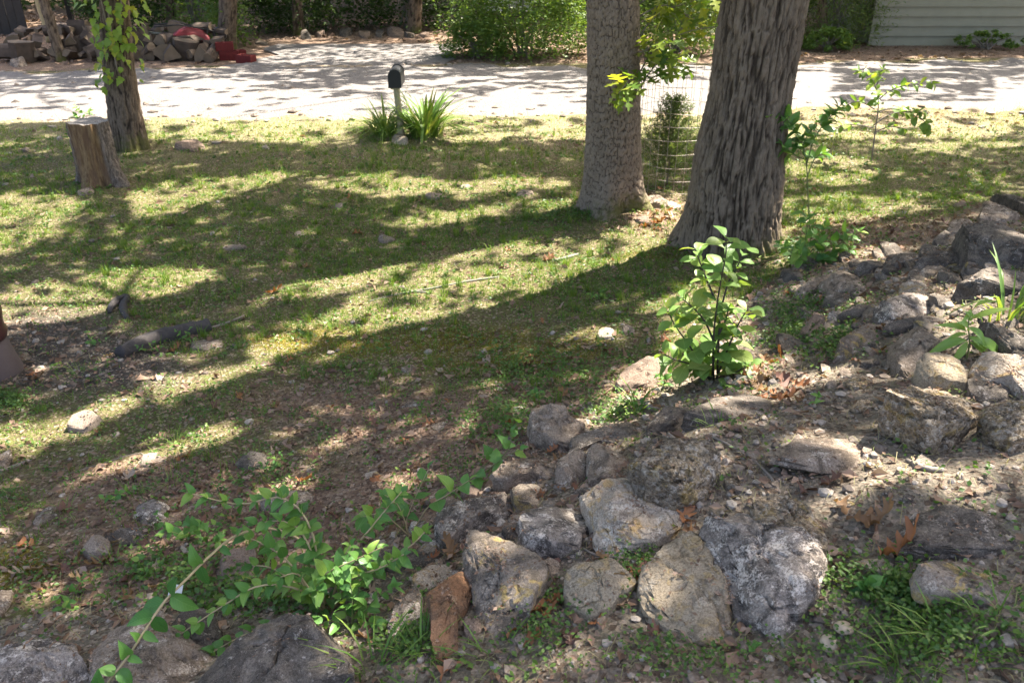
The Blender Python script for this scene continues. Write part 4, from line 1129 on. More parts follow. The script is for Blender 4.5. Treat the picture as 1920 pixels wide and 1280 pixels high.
# lawn grass
parts, rnds = [], []
for (dens, near, far, L, w, two) in ((3600, 1.6, 5.0, .050, .0034, True), (3600, 5.0, 8.5, .056, .0046, True), (2000, 8.5, 14.2, .065, .007, False)):
    X, Y = scatterw(dens, near, far)
    # tufts: pull points towards tuft centres
    tx, ty = np.round(X * 9) / 9, np.round(Y * 9) / 9
    j = hash01((tx * 90).astype(np.int64), (ty * 90).astype(np.int64), np.zeros(len(X), np.int64), 3)
    pull = np.where(j > .6, .55, 0)
    X = X + (tx + (j - .5) * .1 - X) * pull; Y = Y + (ty + (j - .5) * .1 - Y) * pull
    m = masks(X, Y)
    k = (RNG.random(len(X)) < grasscover(m)) & clear(X, Y)
    X, Y, j = X[k], Y[k], j[k]
    dry = m['n2'][k]
    V, q, t, nv = blades(X, Y, L * (.7 + .9 * (j > .85)), w, int(near * 10), 1.0, two)
    parts.append((V, q, t))
    rnds.append(np.repeat(np.clip(.10 + .45 * RNG.random(len(X)) + .2 * (m['verge'][k]) + (RNG.random(len(X)) < .10) * .5 + (dry - .5) * .6, 0, 1), nv))
V, q, t = joinm(parts)
o = obj('lawn_grass', mesh_np('lawn_grass', V, q, t, [MAT['S_grass']], True, {'rnd': np.concatenate(rnds)}))
tag(o, 'short patchy green grass of the lawn', 'grass', kind='stuff')
print('grass', len(V))

# low broad-leaved weeds and clover between the grass
def rosettes(X, Y, seed, size, lift=.02, per=5, spread=.035):
    r = np.random.default_rng(seed)
    n = len(X)
    cx = np.repeat(X, per) + r.normal(0, spread, n * per); cy = np.repeat(Y, per) + r.normal(0, spread, n * per)
    cz = H(cx, cy) + r.uniform(.004, lift, n * per)
    rn = np.repeat(r.random(n), per) * .7 + r.random(n * per) * .3
    return leafquads(np.stack([cx, cy, cz], -1), size, seed, .75, .3, rn, .08)
parts, rnds = [], []
for (dens, near, far, size, per) in ((190, 1.3, 4.5, .018, 9), (115, 4.5, 8.5, .024, 7), (48, 8.5, 13.5, .035, 6)):
    X, Y = scatterw(dens, near, far)
    m = masks(X, Y)
    den = (.35 + .65 * sstep(.5, .66, m['n2'])) * (1 - .7 * m['terr']) * (1 - .7 * m['char']) * (1 - m['bank'] * .5) * (.4 + .6 * (m['v'] > 240)) * (m['v'] > np.interp(m['u'], [p[0] for p in NEARROAD], [p[1] for p in NEARROAD]) + 3)
    k = (RNG.random(len(X)) < den) & clear(X, Y)
    V, T, rv = rosettes(X[k], Y[k], int(near * 7), size, .035, per)
    parts.append((V, None, T)); rnds.append(rv)
# denser weeds where the photograph shows them: corner of the bank, foot of the rocks, beside the shrub, round the stump and the oaks
for q, (u, v, su, sv, n, size) in enumerate([(1760, 1180, 130, 75, 150, .015), (1680, 1110, 60, 30, 60, .018), (1120, 1130, 70, 25, 36, .014), (1010, 1190, 80, 30, 40, .013), (760, 1210, 60, 35, 50, .016),
        (1190, 1070, 30, 40, 45, .013), (1480, 620, 50, 40, 130, .022), (1540, 560, 70, 30, 110, .02), (1560, 640, 60, 30, 90, .02), (1000, 700, 110, 50, 150, .02), (940, 790, 60, 30, 90, .02),
        (1150, 780, 40, 25, 70, .017), (560, 1190, 30, 20, 20, .02), (480, 1120, 130, 40, 110, .022), (330, 1080, 100, 50, 90, .02), (1570, 1100, 60, 40, 50, .015), (1500, 1050, 20, 30, 10, .014), (20, 755, 40, 16, 60, .02),
        (1050, 400, 60, 25, 60, .03), (1480, 470, 40, 20, 70, .03), (1560, 1230, 120, 40, 60, .012), (1240, 1240, 120, 30, 50, .012), (1310, 780, 50, 15, 20, .016)]):
    uu, vv = RNG.normal(u, su * .6, n), RNG.normal(v, sv * .6, n)
    P = np.array([G(a, b) for a, b in zip(uu, vv)])
    V, T, rv = rosettes(P[:, 0], P[:, 1], 300 + q, size, .05, 8, .03)
    parts.append((V, None, T)); rnds.append(rv)
V, q, t = joinm(parts)
o = obj('clover', mesh_np('clover', V, q, t, [MAT['S_clover']], False, {'rnd': np.concatenate(rnds)}))
tag(o, 'small clover and weed leaves scattered through the lawn and bank', 'clover', kind='stuff')

# moss cushions
X, Y = scatterw(5200, 1.6, 7.5)
m = masks(X, Y)
k = (RNG.random(len(X)) < sstep(.25, .8, m['moss'])) & (m['terr'] < .5)
V, q, t, nv = blades(X[k], Y[k], .014, .006, 5, .6, False)
o = obj('moss', mesh_np('moss', V, q, t, [MAT['S_moss']], True, {'rnd': np.repeat(RNG.random(k.sum()), nv)}))
tag(o, 'yellow-green moss in the shaded lawn', 'moss', kind='stuff')

# dead leaf fragments
parts, rnds = [], []
for (dens, near, far, size) in ((1500, 1.2, 4.2, .019), (90, 1.2, 6.0, .030), (850, 4.2, 8, .026), (170, 8, 14, .034), (45, 18, 27, .06)):
    X, Y = scatterw(dens, near, far)
    m = masks(X, Y)
    den = .17 + .95 * np.clip(m['litter'] * 1.4, 0, 1) + .42 * m['terr'] * (m['n'] > .45) + .35 * m['char']
    k = (RNG.random(len(X)) < den * (.25 + 1.1 * m['n2']))
    if far < 15: k &= m['v'] > np.interp(m['u'], [p[0] for p in NEARROAD], [p[1] for p in NEARROAD]) + 5
    else: k &= (m['bank'] > .5) & ~((m['u'] > 440) & (m['u'] < 850) & (m['v'] > 80))
    X, Y = X[k], Y[k]
    C = np.stack([X, Y, H(X, Y) + RNG.uniform(.003, .018, len(X))], -1)
    sz = size * (.5 + RNG.random(len(X)) ** 2.5 * 2.2)
    V, T, rv = leafquads(C, sz, int(near * 13), .6, .22, np.clip(RNG.random(len(X)) * .9 + .1 * m['n'][k], 0, 1), .16)
    parts.append((V, None, T)); rnds.append(rv)
for ob in [o_ for o_ in COL.objects if o_.name.startswith('rock') and o_.dimensions.x > .09]:
    co = np.zeros(len(ob.data.vertices) * 3, np.float32); ob.data.vertices.foreach_get('co', co); co = co.reshape(-1, 3)
    nm = np.zeros(len(co) * 3, np.float32); ob.data.vertices.foreach_get('normal', nm); nm = nm.reshape(-1, 3)
    co = co[(nm[:, 2] > .55)]
    if len(co) < 20: continue
    c_ = co[RNG.integers(0, len(co), int(4 + 160 * ob.dimensions.x * ob.dimensions.y / .1))] + RNG.normal(0, .006, 3)
    c_ = c_[fbm(c_[:, :2] * 14 + ob.location.x * 9, 2, 5) > .5] + np.array(ob.location) + [0, 0, .004]
    if len(c_) < 2: continue
    V, T, rv = leafquads(c_, .008 + .012 * RNG.random(len(c_)) ** 2, int(abs(ob.location.x) * 1000), .5, .15, RNG.random(len(c_)), .1)
    parts.append((V, None, T)); rnds.append(rv)
V, q, t = joinm(parts)
o = obj('leaf_litter', mesh_np('leaf_litter', V, q, t, [MAT['S_litter']], False, {'rnd': np.concatenate(rnds)}))
tag(o, 'brown broken leaf litter over soil and lawn', 'leaf litter', kind='stuff')

# dry cut grass lying on the bank and lawn
parts, rnds = [], []
for (dens, near, far, L, w) in ((1300, 1.1, 4.4, .05, .0022), (420, 4.4, 8, .06, .004), (170, 8, 14, .08, .007)):
    X, Y = scatterw(dens, near, far)
    m = masks(X, Y)
    den = .14 + .5 * m['terr'] * sstep(.35, .6, m['n2']) + .4 * m['verge']
    k = (RNG.random(len(X)) < den) & (m['v'] > np.interp(m['u'], [p[0] for p in NEARROAD], [p[1] for p in NEARROAD]) + 2)
    X, Y = X[k], Y[k]; n = len(X)
    a = RNG.uniform(0, np.pi * 2, n); l = L * RNG.uniform(.3, 1.3, n)
    d = np.stack([np.cos(a), np.sin(a)], -1) * l[:, None]
    p0 = np.stack([X, Y, H(X, Y) + .004], -1)
    x2, y2 = X + d[:, 0], Y + d[:, 1]
    p2 = np.stack([x2, y2, H(x2, y2) + RNG.uniform(.003, .025, n)], -1)
    pm = (p0 + p2) / 2 + np.stack([RNG.normal(0, .1, n) * l, RNG.normal(0, .1, n) * l, RNG.uniform(.004, .02, n)], -1)
    sd = np.stack([-np.sin(a), np.cos(a), 0 * a], -1) * w / 2
    V = np.stack([p0 - sd, p0 + sd, pm + sd, pm - sd, p2], 1).reshape(-1, 3); kk = np.arange(n) * 5
    parts.append((V, np.stack([kk, kk + 1, kk + 2, kk + 3], 1), np.stack([kk + 3, kk + 2, kk + 4], 1)))
    rnds.append(np.repeat(RNG.random(n), 5))
V, q, t = joinm(parts)
o = obj('dry_grass', mesh_np('dry_grass', V, q, t, [MAT['S_straw']], True, {'rnd': np.concatenate(rnds)}))
tag(o, 'loose dry grass clippings strewn over soil and rocks', 'dry grass', kind='stuff')

# pebbles and clods of the bank and lawn
ico = np.array([[0, 0, 1], [.89, 0, .45], [.28, .85, .45], [-.72, .53, .45], [-.72, -.53, .45], [.28, -.85, .45], [.72, .53, -.45], [-.28, .85, -.45], [-.89, 0, -.45], [-.28, -.85, -.45], [.72, -.53, -.45]])
icf = np.array([[0, 1, 2], [0, 2, 3], [0, 3, 4], [0, 4, 5], [0, 5, 1], [1, 6, 2], [2, 7, 3], [3, 8, 4], [4, 9, 5], [5, 10, 1], [2, 6, 7], [3, 7, 8], [4, 8, 9], [5, 9, 10], [1, 10, 6]])
parts, rnds = [], []
for (dens, near, far, size) in ((1500, 1.1, 3.2, .0072), (850, 3.2, 5.5, .0105), (60, 5.5, 9, .012), (22, 9, 14, .02), (30, 12.5, 19, .025)):
    X, Y = scatterw(dens, near, far)
    m = masks(X, Y)
    if far == 19:
        k = m['bank'] < .5
        k &= m['v'] < np.interp(m['u'], [p[0] for p in NEARROAD], [p[1] for p in NEARROAD]) + 10
    else:
        k = RNG.random(len(X)) < (.05 + .95 * m['terr'] * sstep(.35, .6, .5 * m['n2'] + .5 * m['n']) + .15 * m['char'] + .25 * m['verge'])
    X, Y = X[k], Y[k]; n = len(X)
    s = size * (.45 + 2.6 * RNG.random(n) ** 5)
    P = ico[None] * RNG.uniform(.6, 1.25, (n, 11, 1)) * s[:, None, None] * np.stack([RNG.uniform(.8, 1.3, n), RNG.uniform(.8, 1.3, n), RNG.uniform(.45, .8, n)], -1)[:, None]
    P = P + np.stack([X, Y, H(X, Y) + s * .15], -1)[:, None]
    parts.append((P.reshape(-1, 3), None, (icf[None] + (np.arange(n) * 11)[:, None, None]).reshape(-1, 3)))
    rnds.append(np.repeat(RNG.random(n), 11))
V, q, t = joinm(parts)
o = obj('gravel', mesh_np('gravel', V, q, t, [MAT['pebble']], False, {'rnd': np.concatenate(rnds)}))
tag(o, 'loose gravel and crumbs of stone on the bank', 'gravel', kind='stuff')
print('pebbles', len(V))

# ------------------------------------------------------------------ leaves and stems
def leaf_mesh(name, prof, mat, fold=.18, curl=.25, wave=.0, seed=0):
    """a leaf of unit length along +Y; prof: (t, half width) pairs"""
    r = np.random.default_rng(seed)
    t = np.array([p[0] for p in prof]); w = np.array([p[1] for p in prof])
    ym = t; zm = -curl * (t - .3) ** 2 * (1 if curl >= 0 else 1)
    mid = np.stack([0 * t, ym, zm], -1)
    wv = wave * np.sin(t * 17 + seed)
    lft = np.stack([-w, ym, zm + fold * w + wv], -1); rgt = np.stack([w, ym, zm + fold * w - wv], -1)
    n = len(t)
    V = np.concatenate([lft, mid, rgt])
    i = np.arange(n - 1)
    Q = np.concatenate([np.stack([i, n + i, n + i + 1, i + 1], 1), np.stack([n + i, 2 * n + i, 2 * n + i + 1, n + i + 1], 1)])
    return mesh_np(name, V, Q, None, [mat], True)
def prof_oval(W, peak=.45, n=8, tip=1.0):
    t = np.linspace(0, 1, n + 1)
    a = math.log(.5) / math.log(peak)
    w = W * np.sin(np.pi * t ** a) ** (.8 if tip < 1.5 else 1.1)
    w[0] = .012; w[-1] = .002
    return list(zip(t, w))
OAKP = [(0, .012), (.10, .02), (.17, .05), (.24, .20), (.29, .23), (.33, .07), (.42, .08), (.50, .34), (.57, .37), (.60, .10), (.68, .09), (.76, .27), (.83, .28), (.85, .08), (.92, .10), (1, .005)]
LOBE3 = [(0, .02), (.06, .2), (.12, .34), (.28, .40), (.38, .30), (.44, .34), (.52, .46), (.60, .28), (.75, .22), (.88, .10), (1, .004)]
HEART = [(0, .05), (.03, .26), (.12, .40), (.28, .46), (.45, .41), (.62, .30), (.8, .16), (.92, .06), (1, .004)]
OVATE = prof_oval(.33, .36, 8)
OBOV = prof_oval(.31, .60, 8)
LANCE = prof_oval(.15, .42, 8, 2)
ROUND = prof_oval(.40, .48, 8)
SMALL = prof_oval(.27, .42, 5)
BLADE = [(0, .016), (.3, .022), (.6, .02), (.85, .012), (1, .001)]

def orient(p, d, up=(0, 0, 1), s=1.0):
    y = Vector(d).normalized()
    x = y.cross(Vector(up))
    if x.length < 1e-3: x = Vector((1, 0, 0))
    x.normalize(); z = x.cross(y)
    M = Matrix((x, y, z)).transposed().to_4x4() @ Matrix.Diagonal((s, s, s, 1))
    M.translation = Vector(p)
    return M

LR = random.Random(99)
def leafobj(me, parent, base, p, d, s, up=(0, 0, 1), name='leaf', roll=0):
    M = orient(np.asarray(p) - np.asarray(base), d, up, s)
    M = M @ Matrix.Rotation(LR.gauss(0, .28), 4, 'Y') @ Matrix.Rotation(LR.gauss(0, .15), 4, 'X') @ Matrix.Diagonal((LR.uniform(.72, 1.12), 1, LR.uniform(.4, 2.2), 1))
    return obj(name, me, parent, M)

STEM = [None]
def stemobj(parent, base, pts, r0, r1, mat, n=14, name='stem', sides=6):
    P = bez(pts, n)
    v, q, t = tube(P - np.asarray(base), np.linspace(r0, r1, n), sides)
    STEM[0] = obj(name, mesh_np(name, v, q, t, [mat]), parent)
    return P

def sidedir(T, ang, tilt=.2):
    T = np.asarray(T, float); T = T / (np.linalg.norm(T) + 1e-9)
    a = np.cross(T, [0, 0, 1.0])
    if np.linalg.norm(a) < .2: a = np.array([1.0, 0, 0])
    a /= np.linalg.norm(a); b = np.cross(a, T)
    return a * math.cos(ang) + b * math.sin(ang) + T * tilt

# --- the light green shrub in front of the leaning oak
R = random.Random(3)
base = G(1338, 712)
LS = [leaf_mesh('leaf', OBOV, MAT['L_shrub'], .22, .35, .01, s) for s in range(3)]
sh = thing('shrub', base, 'light green broad-leaved shrub growing out of the bank below the leaning oak', 'shrub')
def pxat(u, v, p):                      # the point at pixel (u, v) at the same distance away as p
    return PY(u, v, p[1])
for (pts, lo, hi, step, sz) in [([(1338, 712), (1336, 640), (1342, 560), (1356, 470), (1354, 432)], .05, 1, 26, .145),
                                ([(1330, 712), (1300, 660), (1268, 615), (1255, 590)], .2, 1, 11, .165), ([(1342, 712), (1370, 650), (1392, 610), (1412, 588)], .2, 1, 11, .165),
                                ([(1345, 700), (1352, 600), (1368, 540), (1388, 510), (1408, 470)], .45, 1, 15, .13), ([(1340, 560), (1320, 510), (1306, 470)], .2, 1, 11, .13),
                                ([(1335, 712), (1310, 690), (1270, 680), (1248, 672)], .2, 1, 12, .155), ([(1342, 715), (1365, 700), (1390, 680), (1400, 672)], .2, 1, 11, .155), ([(1336, 715), (1338, 690), (1345, 665), (1352, 640)], .2, 1, 12, .16),
                                ([(1338, 715), (1325, 700), (1300, 690)], .2, 1, 9, .15), ([(1338, 640), (1320, 600), (1290, 570), (1275, 560)], .3, 1, 11, .155), ([(1340, 640), (1360, 610), (1372, 580)], .3, 1, 9, .15)]:
    dy = R.uniform(-.16, .16)
    P3 = [pxat(u, v, base) + np.array([0, (dy if k else 0) * k / len(pts), 0]) for k, (u, v) in enumerate(pts)]
    P3[0][2] = max(P3[0][2], H(P3[0][0], P3[0][1]) - .02)
    P = stemobj(sh, base, P3, .006, .0025, MAT['darkstem'])
    for k in range(step):
        f = lo + (hi - lo) * (k + .5) / step
        i = min(int(f * 13), 12)
        T = P[i + 1] - P[i]
        d = sidedir(T, k * 2.4 + R.uniform(-.4, .4), .45) + np.array([0, -.15, -.1])
        leafobj(R.choice(LS), STEM[0], base, P[i] + (P[i + 1] - P[i]) * .5, d, sz * R.uniform(.7, 1.2) * (1 - .42 * f), (R.uniform(-.3, .3), R.uniform(-.5, .1), 1))

# --- generic twiggy plant
def plant(name, label, cat, u, v, stems, meshes, size, stemmat, seed, r0=.004, nleaf=8, opp=True, droop=.0, group=None, uplean=(0, -.2, 1), depthj=.1, lo=.15, Yoff=0):
    R = random.Random(seed)
    base = G(u, v); base[1] += Yoff
    t = thing(name, base, label, cat, group)
    for pts in stems:
        dy = R.uniform(-depthj, depthj)
        P3 = [pxat(a, b, base) + np.array([0, dy * k / max(len(pts) - 1, 1), 0]) for k, (a, b) in enumerate(pts)]
        P = stemobj(t, base, P3, r0, r0 * .4, stemmat)
        L = np.linalg.norm(np.diff(P, axis=0), axis=1).sum()
        nl = max(3, int(nleaf * L / .5)) if nleaf > 0 else -nleaf
        for k in range(nl):
            f = lo + (1 - lo) * (k + .5) / nl
            i = min(int(f * 13), 12)
            T = P[i + 1] - P[i]; p = P[i] + T * .5
            a0 = k * (1.57 if opp else 2.4) + R.uniform(-.3, .3)
            for s in ((0, math.pi) if opp else (0,)):
                d = sidedir(T, a0 + s, .5) + np.array([0, -.1, -droop])
                leafobj(R.choice(meshes), STEM[0], base, p, d, size * R.uniform(.65, 1.2) * (1.1 - .35 * f), (R.uniform(-.3, .3) + uplean[0], R.uniform(-.3, .3) + uplean[1], uplean[2]))
        leafobj(R.choice(meshes), STEM[0], base, P[-1], P[-1] - P[-2], size * .5)
    return t

# --- honeysuckle-like bush at the foot of the bank
HL = [leaf_mesh('leaf', OVATE, MAT['L_honey'], .2, .3, .008, s) for s in range(3)]
plant('bush', 'low sprawling green bush with arching tan stems at the foot of the bank', 'bush', 610, 1150, [
    [(612, 1150), (590, 1060), (560, 1005), (520, 990), (470, 1000)], [(612, 1150), (570, 1090), (500, 1065), (440, 1085), (370, 1120)],
    [(615, 1150), (640, 1080), (690, 1030), (740, 990)], [(612, 1150), (600, 1090), (620, 1040), (670, 1000), (730, 955)], [(618, 1150), (650, 1120), (700, 1100), (760, 1075), (790, 1060)],
    [(606, 1150), (560, 1120), (500, 1100), (450, 1110)], [(600, 1150), (550, 1140), (490, 1130), (430, 1140)], [(616, 1150), (640, 1140), (660, 1150), (690, 1140)],
    [(610, 1150), (600, 1120), (570, 1050), (540, 1040)], [(612, 1150), (580, 1010), (520, 960), (430, 985), (320, 975)], [(612, 1150), (630, 1100), (640, 1060), (655, 1030)], [(614, 1150), (660, 1080), (720, 1050), (760, 1020)],
    [(600, 1150), (620, 1165), (650, 1160)], [(600, 1150), (540, 1080), (480, 1060), (420, 1060)]], HL, .060, MAT['stem'], 5, .0045, 14, True, .05, depthj=.2)
# --- the long arching stem with large leaves reaching to the bottom edge
BL = [leaf_mesh('leaf', OVATE, MAT['L_big'], .22, .35, .01, s) for s in range(3)]
base = G(560, 1110)
t = thing('arching_branch', base, 'long arching tan stem with large paired leaves over the lower-left boulders', 'branch')
pts = [(585, 1060, 0), (560, 1010, .05), (500, 990, .02), (440, 1005, -.08), (390, 1045, -.2), (350, 1085, -.3), (310, 1125, -.38), (275, 1175, -.45), (240, 1230, -.5), (205, 1275, -.54), (180, 1320, -.57)]
P3 = [PY(u, v, base[1] + dy) for u, v, dy in pts]
P3 = [np.array([base[0] + .02, base[1], H(base[0], base[1]) - .02])] + P3
P = stemobj(t, base, P3, .0055, .003, MAT['stem'], 40)
for (u, v, du, dv, s) in [(375, 1060, -30, -45, .088), (378, 1058, 20, 65, .095), (310, 1118, -45, 15, .10), (315, 1115, 15, -70, .085), (318, 1112, 55, 35, .11), (282, 1160, -60, 10, .095), (286, 1156, 30, 55, .10), (262, 1190, 30, 20, .06), (252, 1205, -30, -30, .055),
                          (245, 1225, -20, -40, .075), (240, 1232, 40, 10, .055), (225, 1255, -38, -5, .06), (222, 1258, 45, 30, .07), (195, 1290, -20, -60, .10), (190, 1300, 45, -10, .07), (440, 1005, 10, -35, .05), (505, 992, 30, 30, .05), (420, 1020, 30, 25, .05)]:
    c = min(range(40), key=lambda i: abs(proj(P[i])[0] - u) + abs(proj(P[i])[1] - v))
    q = P[c]
    e = PY(u + du, v + dv, q[1] - .02)
    a = PY(u, v, q[1])
    leafobj(R.choice(BL), STEM[0], base, q, e - a, s * .88, (R.uniform(-.2, .2), -.5, 1))
plant('bush', 'light green leafy weed crowding the base of the arching stems', 'bush', 660, 1175, [[(655, 1175), (640, 1150), (625, 1135)], [(660, 1175), (665, 1140), (680, 1110)], [(660, 1175), (690, 1150), (715, 1135)], [(650, 1172), (620, 1160), (600, 1165)], [(665, 1175), (700, 1130), (740, 1110)], [(660, 1170), (655, 1130), (640, 1105)], [(668, 1176), (720, 1165), (760, 1150)]], HL, .050, MAT['greenstem'], 105, .002, 16, True, .02, depthj=.12)
plant('weed', 'scattered green shoots rising in front of the bush tip at the left', 'weed', 350, 1010, [[(350, 1010), (330, 990), (310, 985)], [(350, 1010), (370, 985), (385, 965)], [(350, 1010), (400, 1000), (430, 985)], [(355, 1010), (360, 980), (350, 960)]], HL, .055, MAT['greenstem'], 107, .002, 12, True, .02, depthj=.1)
# upper leafy tip of the bush, bright in a fleck of sun
plant('sapling', 'bright pair-leaved shoot reaching up behind the bush in a fleck of sun', 'sapling', 770, 1010, [[(768, 1010), (760, 970), (745, 930), (725, 910)], [(768, 1010), (800, 950), (840, 920), (880, 890)], [(768, 1005), (720, 960), (680, 960)], [(768, 1005), (760, 990), (770, 960), (800, 900)]], HL, .085, MAT['stem'], 8, .003, 5, True, .0, depthj=.1, lo=.4)
plant('ivy_shoot', 'trailing ivy shoot over the pointed rock at the lawn edge', 'ivy', 905, 905, [[(860, 915), (900, 890), (940, 860), (975, 840)], [(870, 905), (920, 870), (985, 795)], [(900, 895), (950, 850), (960, 820)]], [leaf_mesh('leaf', LOBE3, MAT['L_honey'], .15, .3, .01, s) for s in range(2)], .075, MAT['greenstem'], 11, .0025, 6, False, .0, depthj=.08)

# --- creeper on the dark tree
VL = [leaf_mesh('leaf', LOBE3, MAT['L_vine'], .15, .35, .01, s) for s in range(3)]
base = vtree.location
t = thing('climbing_vine', base, 'yellow-green creeper hanging on the slim dark tree', 'vine')
R = random.Random(21)
def trunk_front(A, z, a, r):
    i = int(np.argmin(abs(A[:, 2] - z)))
    return A[i] + np.array([math.cos(a) * r, math.sin(a) * r, 0])
for s in range(3):
    a0 = -1.6 + s * .5
    P3 = [trunk_front(AV, z, a0 + .4 * math.sin(z * 2 + s), .245) for z in np.linspace(1.0 + .25 * s, 3.4, 9)]
    stemobj(t, base, P3, .009, .006, MAT['twig'], 20)
for k in range(260):
    z = .80 + 1.9 * R.random() ** .75
    a = R.gauss(-1.15, .8)
    p = trunk_front(AV, z, a, R.uniform(.24, .34) + max(0, z - 1.5) * .35 * R.random())
    leafobj(R.choice(VL), t, base, p, (math.cos(a) * .5 + R.gauss(0, .4), math.sin(a) * .5 + R.gauss(0, .3), -.8), R.uniform(.065, .13), (math.cos(a), math.sin(a), .5 + R.random()))

# --- leafy side shoots of the pale-barked oak
OL = [leaf_mesh('leaf', OAKP, MAT['L_oak'], .12, .3, .015, s) for s in range(3)]
base = np.array(oakL.location)
for (pts, n, dy) in [([(1190, 195), (1215, 140), (1250, 110), (1288, 120)], 26, -.25), ([(1190, 190), (1182, 150), (1172, 160), (1160, 175)], 16, -.45), ([(1192, 150), (1230, 90), (1290, 60), (1345, 50)], 22, .1), ([(1192, 80), (1230, 30), (1290, 5), (1350, -10)], 26, .2),
                     ([(1200, 30), (1250, 10), (1300, 40), (1330, 85)], 22, .3), ([(1192, 100), (1210, 95), (1235, 80), (1262, 92)], 14, -.2), ([(1195, 10), (1260, -30), (1320, -20), (1360, 20)], 18, .0)]:
    P3 = [PY(u, v, base[1] + dy * (.4 + k / 3)) for k, (u, v) in enumerate(pts)]
    P = stemobj(oakL, base, P3, .008, .003, MAT['limb'], 14, 'branch')
    for k in range(n):
        i = min(int((.2 + .8 * k / n) * 13), 12)
        d = sidedir(P[i + 1] - P[i], k * 2.4, .6) + np.array([0, -.1, -.25])
        leafobj(R.choice(OL), STEM[0], base, P[i], d, R.uniform(.16, .25), (R.uniform(-.4, .4), R.uniform(-.5, .2), 1))

# --- saplings and weeds
SLf = [leaf_mesh('leaf', ROUND, MAT['L_sap'], .15, .3, .01, s) for s in range(2)]
SLb = [leaf_mesh('leaf', OVATE, MAT['L_honey'], .2, .3, .01, s) for s in range(2)]
plant('sapling', 'slender round-leaved sapling standing on the lawn against the road', 'sapling', 1634, 302, [[(1634, 302), (1638, 240), (1640, 195), (1632, 160), (1615, 135), (1590, 125)], [(1640, 195), (1660, 170), (1690, 155), (1735, 150)], [(1640, 205), (1610, 190), (1580, 200)], [(1640, 210), (1680, 205), (1730, 225), (1745, 245)], [(1638, 240), (1600, 235), (1565, 245)],
       [(1638, 235), (1670, 215), (1710, 210), (1738, 212)], [(1638, 250), (1660, 235), (1685, 235)], [(1636, 180), (1650, 150), (1660, 130)]], SLf, .125, MAT['limb'], 31, .009, 12, False, .15, lo=.35, depthj=.3)
plant('sapling', 'thin upright sapling with glossy leaves right of the leaning oak', 'sapling', 1520, 462, [[(1520, 462), (1516, 380), (1512, 300), (1500, 260), (1475, 222), (1440, 210)], [(1512, 310), (1530, 260), (1560, 225), (1585, 200)], [(1512, 300), (1490, 290), (1465, 270)], [(1514, 330), (1530, 300), (1550, 290)], [(1514, 300), (1505, 270), (1520, 240)]], SLb, .13, MAT['greenstem'], 33, .006, 10, True, .05, lo=.45, depthj=.15)
plant('weed', 'leafy green weed clump at the right foot of the leaning oak', 'weed', 1525, 500, [[(1520, 500), (1510, 460), (1515, 420), (1505, 395)], [(1525, 500), (1545, 460), (1560, 435)], [(1520, 500), (1490, 470), (1475, 440)], [(1530, 500), (1560, 470), (1600, 450)], [(1530, 500), (1545, 480), (1530, 440)], [(1522, 500), (1500, 490), (1480, 480)], [(1535, 500), (1575, 490), (1610, 480)], [(1528, 500), (1580, 460), (1620, 440)]], SLb, .11, MAT['greenstem'], 34, .004, 9, True, .05, depthj=.3)
LN = [leaf_mesh('leaf', LANCE, MAT['L_lance'], .3, .45, .0, s) for s in range(2)]
base = G(1815, 672)
t = thing('seedling', base, 'bright seedling with long lance-shaped leaves on the tan boulder', 'seedling')
P = stemobj(t, base, [base - np.array([0, 0, .05]), pxat(1818, 640, base), pxat(1815, 610, base), pxat(1822, 575, base)], .004, .002, MAT['greenstem'])
for (u, v, u2, v2) in [(1815, 635, 1732, 660), (1815, 640, 1780, 665), (1818, 630, 1862, 640), (1820, 632, 1905, 668), (1815, 620, 1765, 607), (1816, 618, 1796, 585), (1816, 612, 1846, 628), (1818, 600, 1800, 576), (1820, 596, 1880, 565), (1820, 592, 1860, 600), (1822, 580, 1850, 548), (1822, 578, 1796, 590), (1816, 625, 1770, 632), (1818, 640, 1850, 668)]:
    a, e = pxat(u, v, base), pxat(u2, v2, base) + np.array([0, R.uniform(-.08, .03), 0])
    leafobj(R.choice(LN), STEM[0], base, a, e - a, np.linalg.norm(e - a), (0, -.6, 1))
plant('seedling', 'small green seedling left of the shrub foot', 'seedling', 1238, 735, [[(1240, 735), (1245, 710), (1232, 700)], [(1240, 735), (1255, 715), (1262, 712)]], SLb, .05, MAT['greenstem'], 40, .002, -4, True)
plant('seedling', 'tiny seedling on the gravelly soil right of the shrub', 'seedling', 1530, 762, [[(1530, 762), (1532, 745), (1530, 735)]], SLb, .035, MAT['greenstem'], 41, .0015, -3, True)
plant('seedling', 'small leafy sprig behind the stump', 'seedling', 162, 240, [[(160, 245), (155, 215), (140, 200)], [(160, 245), (165, 210), (172, 212)], [(158, 245), (150, 222), (138, 218)]], SLb, .09, MAT['darkstem'], 42, .004, -5, True, Yoff=.6)
HT = [leaf_mesh('leaf', HEART, MAT['L_big'], .12, .3, .01, s) for s in range(2)]
base = G(1625, 1118)
t = thing('weed', base, 'heart-leaved weed beside the grass clump in the bottom right corner', 'weed')
for (u, v, u2, v2, s) in [(1630, 1110, 1590, 1105, .055), (1625, 1110, 1600, 1080, .05), (1630, 1105, 1630, 1068, .055), (1635, 1105, 1665, 1085, .05), (1635, 1112, 1680, 1115, .06), (1628, 1118, 1605, 1140, .05), (1640, 1120, 1672, 1135, .06), (1630, 1095, 1645, 1085, .045), (1625, 1100, 1575, 1080, .04), (1620, 1180, 1640, 1200, .055), (1632, 1100, 1612, 1062, .04)]:
    a, e = pxat(u, v, base), pxat(u2, v2, base)
    stemobj(t, base, [base, (base + a) / 2 + np.array([0, 0, .02]), a], .0012, .001, MAT['greenstem'], 6, sides=4)
    leafobj(R.choice(HT), STEM[0], base, a, e - a, s, (R.uniform(-.3, .3), -.7, 1))
